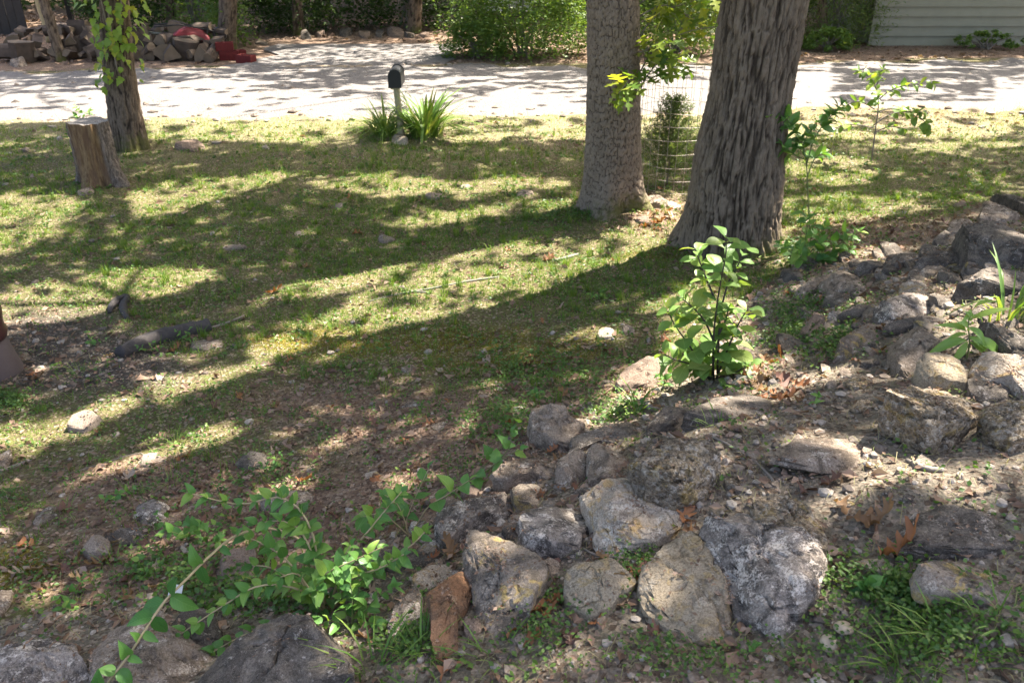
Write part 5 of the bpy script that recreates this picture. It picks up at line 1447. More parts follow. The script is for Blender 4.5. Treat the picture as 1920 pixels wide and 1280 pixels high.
plant('seedling', 'pale heart-leaved sprig at the bottom beside the yellow slab', 'seedling', 1400, 1225, [[(1400, 1228), (1408, 1210), (1415, 1200)]], HT, .035, MAT['greenstem'], 44, .0015, -1, True)
for (u, v, lab, sd) in [(265, 1085, 'small pale-green sprig in the leaf litter above the lower-left boulders', 50), (220, 935, 'tiny weed in the lawn by the left edge stones', 51), (120, 1145, 'little seedling in the mossy lower-left lawn', 52), (512, 880, 'feathery light weed in the lawn behind the bush', 53), (400, 995, 'green sprig at the tip of the bush', 54),
                        (1120, 560, 'small weed in the sunlit band of lawn', 55), (300, 1000, 'pale leaflets at the far end of the bush', 56), (1000, 745, 'weed in the grass behind the pointed rock', 57), (1180, 765, 'grassy weed on the sunlit soil above the flat slab', 58), (280, 660, 'weed in front of the charred log', 59), (170, 650, 'weed in the charcoal-dark soil', 60), (345, 640, 'weed against the middle of the charred log', 61)]:
    plant('seedling', lab, 'seedling', u, v, [[(u, v), (u + 4, v - 14), (u + 12, v - 26)], [(u, v), (u - 8, v - 10), (u - 18, v - 18)], [(u, v), (u + 10, v - 6), (u + 24, v - 10)]], HL, .035, MAT['greenstem'], sd, .0014, -3, True)

# --- blade clumps: irises by the mailbox, grass clumps on the bank
BLm = [leaf_mesh('blade', BLADE, MAT['L_blade'], .3, c, .0, 1) for c in (.3, .9, 1.6)]
def clump(name, label, cat, u, v, n, L, seed, spread=.6, wide=1.0, rad=.06, blade=None, group=None):
    R = random.Random(seed); base = G(u, v)
    t = thing(name, base, label, cat, group)
    for k in range(n):
        a = R.uniform(0, 6.283); s = R.uniform(0, 1) ** .7 * spread
        p = base + np.array([math.cos(a) * rad * R.random(), math.sin(a) * rad * R.random(), -.01])
        l = L * R.uniform(.55, 1.1)
        M = orient(p - base, (math.cos(a) * s, math.sin(a) * s, 1), (-math.cos(a), -math.sin(a), .3), 1.0)
        obj('blade', R.choice(blade or BLm), t, M @ Matrix.Diagonal((l * wide, l, l, 1)))
    return t
clump('iris_clump', 'tall sword-leaved iris clump right of the mailbox post', 'iris', 798, 252, 170, .74, 61, 1.25, 1.15, .17)
clump('iris_clump', 'smaller sword-leaved iris clump left of the mailbox post', 'iris', 722, 254, 95, .56, 62, 1.2, 1.15, .13)
clump('grass_clump', 'broad-bladed green grass clump in the bottom right corner', 'grass clump', 1800, 1200, 52, .125, 63, 2.2, .95, .14)
clump('grass_clump', 'yellow-green grass tuft at the bottom below the heart-leaved weed', 'grass clump', 1690, 1255, 40, .11, 64, 1.8, .95, .04)
clump('grass_clump', 'arching grass clump at the right edge below the cracked rock', 'grass clump', 1880, 1170, 28, .11, 65, 2.0, .95, .06)
clump('grass_clump', 'tall grass blades at the right edge behind the lance-leaved seedling', 'grass clump', 1890, 600, 22, .42, 66, .9, .9, .08)
clump('grass_clump', 'grass tuft at the bottom in front of the largest boulder', 'grass clump', 700, 1260, 34, .17, 67, 1.3, .9, .08)
clump('grass_clump', 'green grass tuft in front of the orange wedge', 'grass clump', 790, 1225, 28, .15, 68, 1.4, .9, .06)
clump('grass_clump', 'sparse grass blades in front of the lichen-spotted rock', 'grass clump', 930, 1235, 20, .13, 69, 1.5, .9, .08)
clump('grass_clump', 'upright grass blades behind the dark slab in the sun', 'grass clump', 1195, 770, 9, .19, 70, .9, 1.3, .03)
clump('grass_clump', 'few grass blades between the dark rocks under the shrub', 'grass clump', 1350, 798, 9, .11, 71, 1.2, 1.4, .06)
for k, (u, v) in enumerate([(440, 560), (400, 770), (330, 830), (560, 460), (620, 610), (850, 470), (1000, 480), (180, 560), (250, 930), (120, 960), (210, 1060), (960, 530), (700, 480), (300, 520), (1030, 505), (320, 905), (150, 700), (280, 570)]):
    clump('grass_tuft', 'slightly taller tuft of grass standing up from the lawn', 'grass tuft', u, v, 22, .10, 80 + k, 1.2, .75, .05, group='tufts in the lawn')

# ------------------------------------------------------------------ stump
base = G(192, 343); Rm = mpp(base)
sx = 34 * Rm
t = thing('tree_stump', base, 'weathered waist-high tree stump with bare wood on its front', 'stump')
nS, mS = 96, 60
th = np.arange(nS) / nS * 2 * np.pi
zs = np.linspace(-.08, .70, mS)
TH, ZZ = np.meshgrid(th, zs)
rad = sx * (1 + .55 * np.exp(-np.maximum(ZZ, 0) / .16) * (.6 + .5 * np.cos(4 * TH + 1)) + .10 * (fbm(np.stack([np.cos(TH) * 2, np.sin(TH) * 2, ZZ * 1.5], -1), 3, 5) - .5))
fr = np.cos(TH - math.radians(262))
bare = (sstep(.46, .56, fr + .25 * (fbm(np.stack([np.cos(TH) * 3, np.sin(TH) * 3, ZZ * 4], -1), 3, 8) - .5)))
rad = rad - bare * .028
U = TH / (2 * np.pi) * 48 + 1.5 * (fbm(np.stack([np.cos(TH) * 5, np.sin(TH) * 5, ZZ * 6], -1), 2, 4))
f1, f2, cid = voro2(U, ZZ / .10, 3, 48)
rad = rad + (1 - bare) * .014 * sstep(.03, .35, f2 - f1) + bare * .012 * (vnoise(np.stack([U * 1.5, ZZ * 3], -1), 4) - .5) * 2
P = np.stack([rad * np.cos(TH) - .03 * ZZ, rad * np.sin(TH), ZZ], -1)
P[-1, :, 2] += .02 * (vnoise(np.stack([th * 3, th * 0], -1), 9) - .5)
i, j = np.meshgrid(np.arange(mS - 1), np.arange(nS), indexing='ij'); jn = (j + 1) % nS
Q = np.stack([i * nS + j, i * nS + jn, (i + 1) * nS + jn, (i + 1) * nS + j], -1).reshape(-1, 4)
obj('bark', mesh_np('bark', P.reshape(-1, 3), Q, None, [MAT['stump']], True, {'bark': 1 - bare.ravel()}), t)
ring = [P[-1] * [1, 1, 1]]
c = P[-1].mean(0)
rings = np.concatenate([c + (P[-1] - c) * f - np.array([0, 0, .012 if f < .95 else .002]) for f in (.985, .8, .5, .2)] + [c[None] - np.array([[0, 0, .012]])])
i, j = np.meshgrid(np.arange(3), np.arange(nS), indexing='ij'); jn = (j + 1) % nS
Q = np.stack([i * nS + j, i * nS + jn, (i + 1) * nS + jn, (i + 1) * nS + j], -1).reshape(-1, 4)
k = np.arange(nS)
obj('cut_top', mesh_np('cut_top', rings, Q, np.stack([3 * nS + k, 3 * nS + (k + 1) % nS, np.full(nS, 4 * nS)], 1), [MAT['rings']]), t)

# ------------------------------------------------------------------ mailbox on its post
base = G(752, 258); Rm = mpp(base)
t = thing('mailbox', base, 'black arched mailbox on a thin weathered post between the iris clumps', 'mailbox')
topz = PY(743, 163, base[1])
pv = np.array([topz[0] - base[0], 0, topz[2] - base[2]])
v, q, tt = tube([[0, 0, -.1], pv * .35 + [.008, 0, 0], pv * .7, pv], [.047, .043, .042, .042], 8)
obj('post', mesh_np('post', v, q, tt, [MAT['post']], False), t)
# box: flat bottom, straight sides, arched lid; its axis runs back and to the right
ax = np.array([-.03, .9995, 0]); sd = np.array([.9995, .03, 0]); up = np.array([0, 0, 1.0])
bw, bh, bl = .083, .225, .47
prof = [(-bw, 0), (-bw, bh - bw)] + [(-bw * math.cos(a), bh - bw + bw * math.sin(a)) for a in np.linspace(0, math.pi, 13)[1:-1]] + [(bw, bh - bw), (bw, 0)]
def arch(o0, l0, l1, grow, mat, name, parent):
    n = len(prof)
    V = []
    for l in (l0, l1):
        for (a, h) in prof:
            V.append(o0 + sd * a * grow + up * (h * grow) + ax * l)
    V = np.array(V)
    Q = [[k, k + 1, n + k + 1, n + k] for k in range(n - 1)] + [[n - 1, 0, n, 2 * n - 1]]
    me = bpy.data.meshes.new(name)
    me.from_pydata([tuple(x) for x in V], [], Q + [list(range(n))[::-1], list(range(n, 2 * n))])
    me.materials.append(mat); me.update()
    return obj(name, me, parent)
o0 = pv + np.array([0, 0, .015]) - ax * .16
arch(o0, 0, bl, 1.0, MAT['black'], 'body', t)
d = arch(o0 - up * .003, -.012, .014, 1.06, MAT['black'], 'back_plate', t)
dr = arch(o0 - up * .003, bl - .012, bl + .012, 1.06, MAT['black'], 'door', t)
v, q, tt = tube([o0 + ax * (bl + .01) + up * (bh - .03), o0 + ax * (bl + .03) + up * (bh - .02), o0 + ax * (bl + .03) + up * (bh + .01)], .006, 6)
obj('latch', mesh_np('latch', v, q, tt, [MAT['black']]), dr)
v, q, tt = box(pv + np.array([0, 0, .005]), (.12, .3, .022), [[1, -.03, 0], [.03, 1, 0], [0, 0, 1]])
obj('mount_board', mesh_np('mount_board', v, q, None, [MAT['post']], False), t)
plant('climbing_vine', 'thin weed stalk climbing the mailbox post', 'vine', 760, 255, [[(758, 255), (764, 215), (758, 185), (766, 160)], [(758, 255), (752, 200), (748, 175)]], SLb, .045, MAT['greenstem'], 91, .003, -6, False)

# ------------------------------------------------------------------ wire cage and the young cedar inside it
base = G(1258, 348)
t = thing('wire_cage', base, 'round cage of thin fence wire between the two oaks', 'wire cage')
rc, hc = .41, 1.30
nv = 26
parts = []
for k in range(nv):
    a = k / nv * 2 * math.pi
    x, y = math.cos(a) * rc, math.sin(a) * rc
    parts.append(tube([[x, y, -.03], [x * 1.01, y * 1.01, hc * .5], [x, y, hc]], .0021, 4, False))
v, q, tt = joinm([(a, b, None) for a, b, c in parts])
obj('upright_wires', mesh_np('upright_wires', v, q, None, [MAT['steel']]), t)
for k in range(10):
    z = .02 + k * (hc - .03) / 9
    a = np.linspace(0, 2 * np.pi, 40)
    v, q, tt = tube(np.stack([np.cos(a) * rc, np.sin(a) * rc, z + .01 * np.sin(a * 2 + k)], -1), .0022, 4, False)
    obj('wire_ring', mesh_np('wire_ring', v, q, None, [MAT['steel']]), t)
base = G(1250, 346)
t = thing('cedar_sapling', base, 'feathery young cedar growing inside the wire cage', 'cedar')
topp = PY(1266, 185, base[1]) - base
v, q, tt = tube([[0, 0, -.03], topp * .5 + [.01, 0, 0], topp], [.013, .008, .002], 6)
obj('trunk', mesh_np('trunk', v, q, tt, [MAT['twig']]), t)
R = random.Random(6); C = []; parts = []
for k in range(95):
    f = .05 + .92 * (k / 95) ** .85
    a = k * 2.4
    L = (.40 * (1 - f) ** .75 + .05) * R.uniform(.7, 1.15)
    p0 = topp * f
    d = np.array([math.cos(a), math.sin(a), .75])
    P = bez([p0, p0 + d * L * .5, p0 + d * L + np.array([0, 0, .06 * L])], 7)
    parts.append(tube(P, .0022, 4, False)[:2] + (None,))
    for q_ in range(int(50 + 110 * (1 - f))):
        s = R.uniform(.15, 1)
        i = min(int(s * 6), 5)
        C.append(P[i] + (P[i + 1] - P[i]) * (s * 6 - i) + np.array([R.gauss(0, .016), R.gauss(0, .016), R.gauss(.012, .016)]))
v, q, tt = joinm(parts)
obj('branches', mesh_np('branches', v, q, None, [MAT['twig']]), t)
V, T, rv = leafquads(np.array(C), .036, 9, .24, .9)
obj('crown', mesh_np('crown', V, None, T, [MAT['S_cedar']], False, {'rnd': rv}), t)

# ------------------------------------------------------------------ charred log, burnt root, sticks, garden ornament
def lie(pts_px, r, name, label, cat, mat, n=24, sides=10, seed=0, bump=.25, lift=.6):
    P = np.array([G(u, v) for u, v in pts_px]); base = P[0].copy()
    r = np.broadcast_to(np.asarray(r, float), (len(P),))
    P[:, 2] += r * lift
    C = bez(P, n); Rr = np.interp(np.linspace(0, 1, n), np.linspace(0, 1, len(r)), r)
    v, q, tt = tube(C - base, Rr, sides)
    off = fbm(v * (1.2 / max(r.max(), .004)) + seed, 3, seed) - .5
    cc = np.repeat(C - base, sides, 0); cc = np.r_[cc, v[-2:]]
    v = v + (v - cc) * (off * 2 * bump)[:, None]
    o = obj(name, mesh_np(name, v, q, tt, [mat])); o.location = Vector(base)
    return tag(o, label, cat)
lie([(225, 668), (290, 645), (345, 630), (392, 618)], [.045, .06, .055, .05], 'charred_log', 'half-burnt log lying across the charcoal-dark ground', 'log', MAT['char'], 40, 18, 3, .4)
lie([(206, 588), (216, 572), (238, 560), (232, 580), (240, 600)], [.015, .03, .025, .03, .015], 'burnt_root', 'small twisted burnt root behind the charred log', 'root', MAT['char'], 30, 12, 5, .6)
lie([(392, 618), (430, 605), (458, 592)], [.012, .010, .006], 'stick', 'short stick pointing away from the end of the charred log', 'stick', MAT['twig'], 16, 6, 7, .2)
lie([(690, 566), (750, 552), (820, 540), (880, 528), (935, 520)], [.005, .007, .009, .010, .008], 'stick', 'long pale stick lying in the sunlit band of lawn', 'stick', MAT['greytwig'], 30, 7, 8, .25)
lie([(755, 540), (775, 547), (800, 549)], [.006, .008, .007], 'stick', 'short pale stick beside the long one in the sunlit lawn', 'stick', MAT['greytwig'], 12, 6, 9, .2)
lie([(1040, 490), (1065, 484), (1085, 478)], [.012, .016, .012], 'stick', 'short pale stub of wood near the leaf heap of the oaks', 'stick', MAT['greytwig'], 12, 7, 10, .25)
lie([(1372, 722), (1395, 712), (1416, 702)], [.011, .013, .012], 'stick', 'pale broken stick at the right foot of the shrub', 'stick', MAT['greytwig'], 12, 7, 11, .2)
lie([(1280, 806), (1340, 822), (1400, 855), (1440, 890), (1462, 925)], [.005, .0045, .004, .005, .004], 'twig', 'long curved twig running down the soil right of the conglomerate boulder', 'twig', MAT['twig'], 30, 5, 12, .2)
lie([(1068, 1010), (1095, 1030), (1120, 1042), (1180, 1048)], [.003, .004, .004, .003], 'twig', 'forked dry twig below the broad pale slab', 'twig', MAT['twig'], 20, 5, 13, .2)
lie([(1195, 1120), (1205, 1138), (1226, 1160)], [.004, .006, .005], 'twig', 'short thick twig between the tan stone and the yellow slab', 'twig', MAT['twig'], 10, 5, 14, .2)
lie([(0, 885), (30, 875), (62, 862)], [.010, .010, .007], 'stick', 'bent stick at the left edge of the lawn', 'stick', MAT['twig'], 12, 6, 15, .2)
lie([(1700, 865), (1730, 880), (1768, 884)], [.007, .01, .008], 'stick', 'dark stub of wood under the white stone chip', 'stick', MAT['limb'], 10, 6, 16, .2)
lie([(448, 425), (449, 440), (446, 452)], [.006, .005, .005], 'twig', 'pale upright twig in the upper left lawn', 'twig', MAT['greytwig'], 8, 5, 17, .2)
lie([(1645, 455 + 60), (1690, 500), (1740, 486)], [.004, .005, .004], 'twig', 'thin twig across the upper bank rocks', 'twig', MAT['twig'], 16, 5, 18, .2, 6)
lie([(1462, 1172), (1465, 1200), (1470, 1215)], [.004, .007, .003], 'bark_chip', 'grey splinter of wood in front of the black and white rock', 'splinter', MAT['greytwig'], 8, 5, 19, .3)
lie([(95, 900), (260, 560 + 290), (250, 880)], [.003, .003, .003], 'twig', 'thin twig in the shaded lower-left lawn', 'twig', MAT['twig'], 12, 5, 20, .2)
def lathe(prof, n=40):
    a = np.arange(n) / n * 2 * np.pi
    V = np.concatenate([np.stack([r * np.cos(a), r * np.sin(a), np.full(n, z)], -1) for r, z in prof])
    m = len(prof)
    i, j = np.meshgrid(np.arange(m - 1), np.arange(n), indexing='ij'); jn = (j + 1) % n
    return V, np.stack([i * n + j, i * n + jn, (i + 1) * n + jn, (i + 1) * n + j], -1).reshape(-1, 4)
b0 = G(-30, 700)
rx = 66 * mpp(b0)
t = thing('chiminea', b0, 'clay fire pot with a dark red body and pinkish foot at the left edge', 'fire pot')
v, q = lathe([(0, -.05), (rx * .98, -.05), (rx * 1.0, .0), (rx * .95, .05), (rx * .85, .16), (rx * .80, .24), (rx * .4, .25)])
obj('foot', mesh_np('foot', v, q, None, [MAT['clay']]), t)
v, q = lathe([(rx * .6, .235), (rx * .84, .24), (rx * .90, .28), (rx * .84, .31), (rx * .86, .36), (rx * .90, .42), (rx * .80, .50), (rx * .62, .57), (rx * .55, .66), (rx * .62, .69), (rx * .60, .72), (rx * .45, .71), (rx * .42, .5)])
obj('body', mesh_np('body', v, q, None, [MAT['burg']]), t)

# two pale mushrooms
base = G(1565, 1205)
for (u, v, s, lab) in [(1552, 1212, .024, 'cream and white broken mushroom cap nearest the bottom edge'), (1580, 1188, .026, 'tan mushroom cap just behind the broken white one')]:
    p = G(u, v)
    t = thing('mushroom', p, lab, 'mushroom')
    vv, qq = lathe([(0, .9), (.5, .86), (.85, .62), (1.0, .3), (.96, .12), (.6, .16), (.2, .2)], 20)
    vv = vv * s; vv += (fbm(vv * 40, 2, 4)[:, None] - .5) * s * .12
    obj('cap', mesh_np('cap', vv, qq, None, [MAT['shroom']]), t, Matrix.Translation((0, 0, .008)) @ Matrix.Rotation(.5 if s < .025 else -.3, 4, 'X'))
    vv, qq = lathe([(.3, -.4), (.26, .2), (.24, .4)], 12)
    obj('stalk', mesh_np('stalk', vv * s, qq, None, [MAT['plastic']]), t)
p = G(332, 1138)
v, q, _ = box((0, 0, .02), (.045, .035, .045))
o = obj('paper_scrap', mesh_np('paper_scrap', v * [1, .15, 1] + np.array([0, 0, .0]), q, None, [MAT['plastic']], False)); o.location = Vector(p) + Vector((0, 0, .05)); o.rotation_euler = (-.5, .3, .2)
tag(o, 'small white scrap behind the boulder and arching stem', 'scrap')

# ------------------------------------------------------------------ fallen oak leaves
def dryleaf(mat, curl, seed, prof=OAKP):
    return leaf_mesh('fallen_leaf', prof, MAT[mat], .55, curl, .09, seed)
DL = {m: [dryleaf(m, c, s) for s, c in ((1, 1.1), (2, -.9), (3, 1.7))] for m in ('L_dry', 'L_orange', 'L_dark', 'L_paledry')}
R = random.Random(77)
def fallen(u, v, s, ang, mat, label, group='fallen leaves', var=None, lift=.012, tilt=.2, roll=1):
    p = G(u, v)
    me = DL[mat][R.randrange(3) if var is None else var]
    o = obj('fallen_leaf', me)
    d = (math.cos(ang), math.sin(ang), R.uniform(-tilt, tilt))
    M = orient(p - np.array([d[0], d[1], 0]) * s * .5 + np.array([0, 0, lift]), d, (R.gauss(0, .35), R.gauss(0, .35), 1), s)
    o.matrix_basis = M @ Matrix.Diagonal((roll, 1, 1.6 if roll < 1 else 1, 1))
    if 'LEAF' in label: label = label.replace('LEAF', {'L_dark': 'dark brown leaf', 'L_dry': 'tan leaf', 'L_orange': 'rusty orange leaf', 'L_paledry': 'pale straw leaf'}[mat])
    return tag(o, label, 'leaf', group)
NAMED = [(1690, 1046, .15, .1, 'L_orange', 'curled bright orange leaf standing in front of the wide flat dark rock', 1), (1008, 1150, .13, 2.6, 'L_orange', 'flat orange-tan oak leaf at the foot of the lichen-spotted rock', 0),
 (845, 1042, .11, 1.9, 'L_dry', 'crumpled yellow-brown leaf above the orange wedge', 1), (745, 1056, .09, .4, 'L_dark', 'dark red-brown leaf under the bush edge', 2), (810, 1052, .07, .6, 'L_orange', 'rusty leaf beside the crumpled yellow-brown one', 1),
 (1625, 985, .14, -.5, 'L_dry', 'large tan oak leaf in the heap right of the conglomerate knob', 0), (1590, 955, .13, -1.1, 'L_dry', 'upper tan oak leaf of the heap right of the conglomerate knob', 2), (1650, 985, .11, .4, 'L_dry', 'curled tan oak leaf at the right end of the heap', 1),
 (1510, 918, .11, .9, 'L_dark', 'dark red leaf left of the heap on the soil', 2), (1555, 912, .10, .3, 'L_dark', 'thin dark red leaf above the heap on the soil', 1), (1295, 995, .09, .2, 'L_dry', 'yellow-brown leaf behind the long tan slab', 0),
 (1005, 935, .08, .2, 'L_orange', 'reddish leaf on the small rounded brown stone', 1), (1060, 915, .08, 1.4, 'L_dry', 'tan leaf at the foot of the upright block', 0), (1035, 850, .08, .5, 'L_orange', 'rusty leaf behind the upright block', 1),
 (870, 705, .13, -.4, 'L_dry', 'orange-brown oak leaf in the middle of the mossy lawn', 1), (765, 682, .12, -1.0, 'L_paledry', 'curled straw-coloured leaf in the mossy lawn', 2), (1250, 640, .15, .5, 'L_orange', 'orange-brown leaf left of the shrub', 2),
 (45, 1025, .12, .3, 'L_orange', 'orange oak leaf in the mossy grass at the left edge', 0), (240, 1120, .12, 1.0, 'L_dry', 'tan oak leaf above the lower-left boulders', 0), (70, 712, .13, .2, 'L_dry', 'tan leaf on the dark soil by the fire pot', 1),
 (570, 905, .11, -.4, 'L_orange', 'rusty oak leaf in the litter above the bush', 1), (420, 935, .10, -.7, 'L_orange', 'orange leaf in the lawn above the bush tip', 0), (330, 660, .12, .5, 'L_orange', 'red-brown leaf in front of the charred log', 1),
 (840, 1250, .12, 1.2, 'L_orange', 'ragged red-brown leaf at the bottom edge', 0), (690, 1195, .12, 1.9, 'L_dry', 'tan leaf beside the largest boulder', 2), (875, 1030, .07, .4, 'L_dark', 'small rusty leaf on the long dark stone', 0), (1190, 672 + 205, .05, 2, 'L_dark', 'small dark red leaf between the grey knobbly stone and the boulder', 0),
 (1440, 680, .16, .9, 'L_dry', 'large tan leaf leaning in the sunny heap by the shrub', 2), (1465, 672, .17, 2.0, 'L_orange', 'large orange leaf standing in the sunny heap by the shrub', 1), (1432, 705, .13, .2, 'L_paledry', 'pale leaf low in the sunny heap by the shrub', 0), (1425, 735, .12, 2.8, 'L_dry', 'tan leaf at the bottom of the sunny heap by the shrub', 2), (1470, 755, .14, -.3, 'L_orange', 'deep rusty leaf below the sunny heap', 1), (1480, 550, .12, .5, 'L_orange', 'orange leaf beside the grey slab at the oak foot', 0),
 (1535, 570, .10, .7, 'L_orange', 'rusty leaf among the upper bank stones', 1), (1760, 545, .11, .3, 'L_paledry', 'pinkish dry leaf beside the pale grey stone', 0), (1510, 615, .10, .4, 'L_orange', 'orange leaf on the angular pale brown stone', 0), (1215, 745, .1, .2, 'L_paledry', 'pale leaf on the sunlit soil patch', 1),
 (515, 550, .16, .2, 'L_orange', 'brown leaves heaped in the lawn above the sunlit band', 1), (675, 438, .2, .4, 'L_orange', 'rusty leaf in the upper middle lawn', 2), (1025, 487, .15, .9, 'L_orange', 'orange leaf in the sunlit grass near the oak', 1), (575, 502, .14, .2, 'L_dry', 'tan lobed leaf flat on the upper lawn', 0), (865, 440, .16, .7, 'L_dark', 'dark red leaf in the shaded upper lawn', 1)]
for (u, v, s, a, m, lab, var) in NAMED:
    fallen(u, v, s * .85, a, m, lab, var=var, tilt=.5 if 'stand' in lab or 'curl' in lab else .15, roll=.75 if 'stand' in lab or 'curl' in lab or 'crump' in lab else 1)
def many(n, fu, fv, s0, s1, label, mats, group):
    for k in range(n):
        fallen(fu(), fv(), R.uniform(s0, s1), R.uniform(0, 6.28), R.choice(mats), label, group)
many(62, lambda: R.gauss(640, 260), lambda: R.gauss(890, 75), .05, .095, 'LEAF in the litter at the foot of the bank', ['L_dark', 'L_dry', 'L_dark', 'L_paledry', 'L_orange'], 'leaves in the litter below the bank')
many(34, lambda: R.gauss(200, 110), lambda: R.gauss(1070, 45), .05, .10, 'LEAF in the litter at the lower left', ['L_dark', 'L_dry', 'L_dark', 'L_paledry'], 'leaves at the lower left')
many(34, lambda: R.gauss(1235, 36), lambda: R.gauss(400, 22), .08, .15, 'LEAF in the heap between the two oaks', ['L_dark', 'L_dry', 'L_orange', 'L_paledry'], 'leaf heap between the oaks')
many(26, lambda: R.uniform(1540, 1800), lambda: R.gauss(435, 14), .07, .13, 'LEAF in the litter behind the upper bank', ['L_dark', 'L_dry', 'L_dark', 'L_paledry'], 'leaves behind the upper bank')
many(26, lambda: R.gauss(1440, 34), lambda: R.gauss(715, 24), .05, .12, 'LEAF in the sunny heap beside the shrub', ['L_dark', 'L_dry', 'L_orange', 'L_paledry'], 'leaf heap beside the shrub')
many(18, lambda: R.uniform(0, 1080), lambda: R.uniform(330, 760), .05, .10, 'LEAF lying on the open lawn', ['L_dark', 'L_dry', 'L_paledry', 'L_orange'], 'leaves on the open lawn')
many(20, lambda: R.gauss(1120, 90), lambda: R.gauss(690, 40), .05, .10, 'LEAF in the litter left of the shrub', ['L_dark', 'L_dry', 'L_dark'], 'leaves left of the shrub')
many(24, lambda: R.uniform(820, 1330), lambda: R.uniform(930, 1200), .05, .10, 'LEAF caught in the gaps of the stone edging', ['L_orange', 'L_dry', 'L_dark', 'L_orange'], 'leaves in the stone edging')
many(20, lambda: R.uniform(1480, 1700), lambda: R.uniform(540, 700), .05, .09, 'LEAF caught among the upper bank stones', ['L_dark', 'L_dry', 'L_dark'], 'leaves among the bank stones')

# ------------------------------------------------------------------ beyond the road
# sided shed
p0 = G(1632, 86); p1 = PY(2150, 84, p0[1] - .0)
Yw = p0[1]; xw0 = p0[0]; xw1 = xw0 + 6.5
t = thing('shed', (xw0, Yw, float(H(xw0, Yw))), 'shed with pale green-grey horizontal siding at the upper right', 'shed')
nb, bhh = 13, .215
for k in range(nb):
    V = np.array([[0, 0, k * bhh], [6.5, 0, k * bhh], [6.5, .045, k * bhh + bhh + .012], [0, .045, k * bhh + bhh + .012], [0, .022, k * bhh], [6.5, .022, k * bhh], [6.5, .06, k * bhh + bhh + .012], [0, .06, k * bhh + bhh + .012]])
    Q = [[0, 1, 2, 3], [0, 4, 5, 1], [1, 5, 6, 2], [0, 3, 7, 4], [3, 2, 6, 7], [4, 7, 6, 5]]
    obj('siding_board', mesh_np('siding_board', V, np.array(Q), None, [MAT['siding']], False), t)
v, q, _ = joinm([box((3.25, 1.9, 1.4), (6.44, 3.7, 2.78))])
obj('wall', mesh_np('wall', v, q, None, [MAT['siding']], False), t)
V = np.array([[-.3, -.35, 2.78], [6.8, -.35, 2.78], [6.8, 1.9, 3.9], [-.3, 1.9, 3.9], [6.8, 4.1, 2.78], [-.3, 4.1, 2.78], [-.3, -.35, 2.70], [6.8, -.35, 2.70], [6.8, 4.1, 2.70], [-.3, 4.1, 2.70]])
obj('roof', mesh_np('roof', V, np.array([[0, 1, 2, 3], [3, 2, 4, 5], [6, 9, 8, 7], [0, 6, 7, 1], [5, 4, 8, 9]]), np.array([[0, 3, 5], [1, 4, 2]]), [MAT['darkwood']], False), t)
v, q, _ = box((-.03, -.01, 1.4), (.09, .06, 2.8))
obj('corner_trim', mesh_np('corner_trim', v, q, None, [MAT['siding']], False), t)

# dark open shed at the far left
b = G(60, 84); Yd = b[1] + 1.6
xl = PY(-140, 60, Yd)[0]; xr_ = PY(62, 60, Yd)[0]
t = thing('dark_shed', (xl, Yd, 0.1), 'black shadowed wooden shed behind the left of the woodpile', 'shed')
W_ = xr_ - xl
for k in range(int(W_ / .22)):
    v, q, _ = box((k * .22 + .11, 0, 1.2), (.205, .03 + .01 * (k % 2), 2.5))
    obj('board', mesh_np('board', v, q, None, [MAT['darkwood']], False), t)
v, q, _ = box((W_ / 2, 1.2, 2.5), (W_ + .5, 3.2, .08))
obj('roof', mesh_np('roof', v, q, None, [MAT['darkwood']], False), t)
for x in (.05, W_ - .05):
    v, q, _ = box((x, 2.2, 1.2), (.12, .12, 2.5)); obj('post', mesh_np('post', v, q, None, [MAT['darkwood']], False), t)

# leaning pole; its pale tan stands in for sunlight on the wood
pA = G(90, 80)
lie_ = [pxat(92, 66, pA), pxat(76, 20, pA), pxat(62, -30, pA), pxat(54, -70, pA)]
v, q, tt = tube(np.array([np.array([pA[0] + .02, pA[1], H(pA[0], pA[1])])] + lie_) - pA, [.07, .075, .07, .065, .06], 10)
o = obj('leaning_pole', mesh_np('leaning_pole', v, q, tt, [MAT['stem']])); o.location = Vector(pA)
tag(o, 'pole leaning behind the left of the woodpile, coloured pale as if sunlit', 'pole')

# low lean-to with a pale sheet roof behind the bush
pa = PY(905, 22, 24.5); pb = PY(998, 20, 24.5)
t = thing('lean_to', (pa[0], 24.5, .2), 'low lean-to with a pale sheet-metal roof behind the bush', 'lean-to')
w_ = pb[0] - pa[0]; z0 = pa[2] - .2
nr_ = 22; xs_ = np.linspace(0, w_, nr_ * 2 + 1); zz_ = .018 * np.cos(np.arange(nr_ * 2 + 1) * np.pi)
V = np.concatenate([np.stack([xs_, 0 * xs_, z0 + zz_], -1), np.stack([xs_, 0 * xs_ + 2.0, z0 + .62 + zz_], -1)])
n_ = len(xs_); kk = np.arange(n_ - 1)
obj('roof', mesh_np('roof', V, np.stack([kk, kk + 1, n_ + kk + 1, n_ + kk], 1), None, [MAT['roof']], False), t)
for x, y, h_ in ((.05, .1, z0), (w_ - .05, .1, z0), (.05, 1.9, z0 + .57), (w_ - .05, 1.9, z0 + .57)):
    v, q, _ = box((x, y, h_ / 2 - .05), (.09, .09, h_ + .05)); obj('post', mesh_np('post', v, q, None, [MAT['darkwood']], False), t)

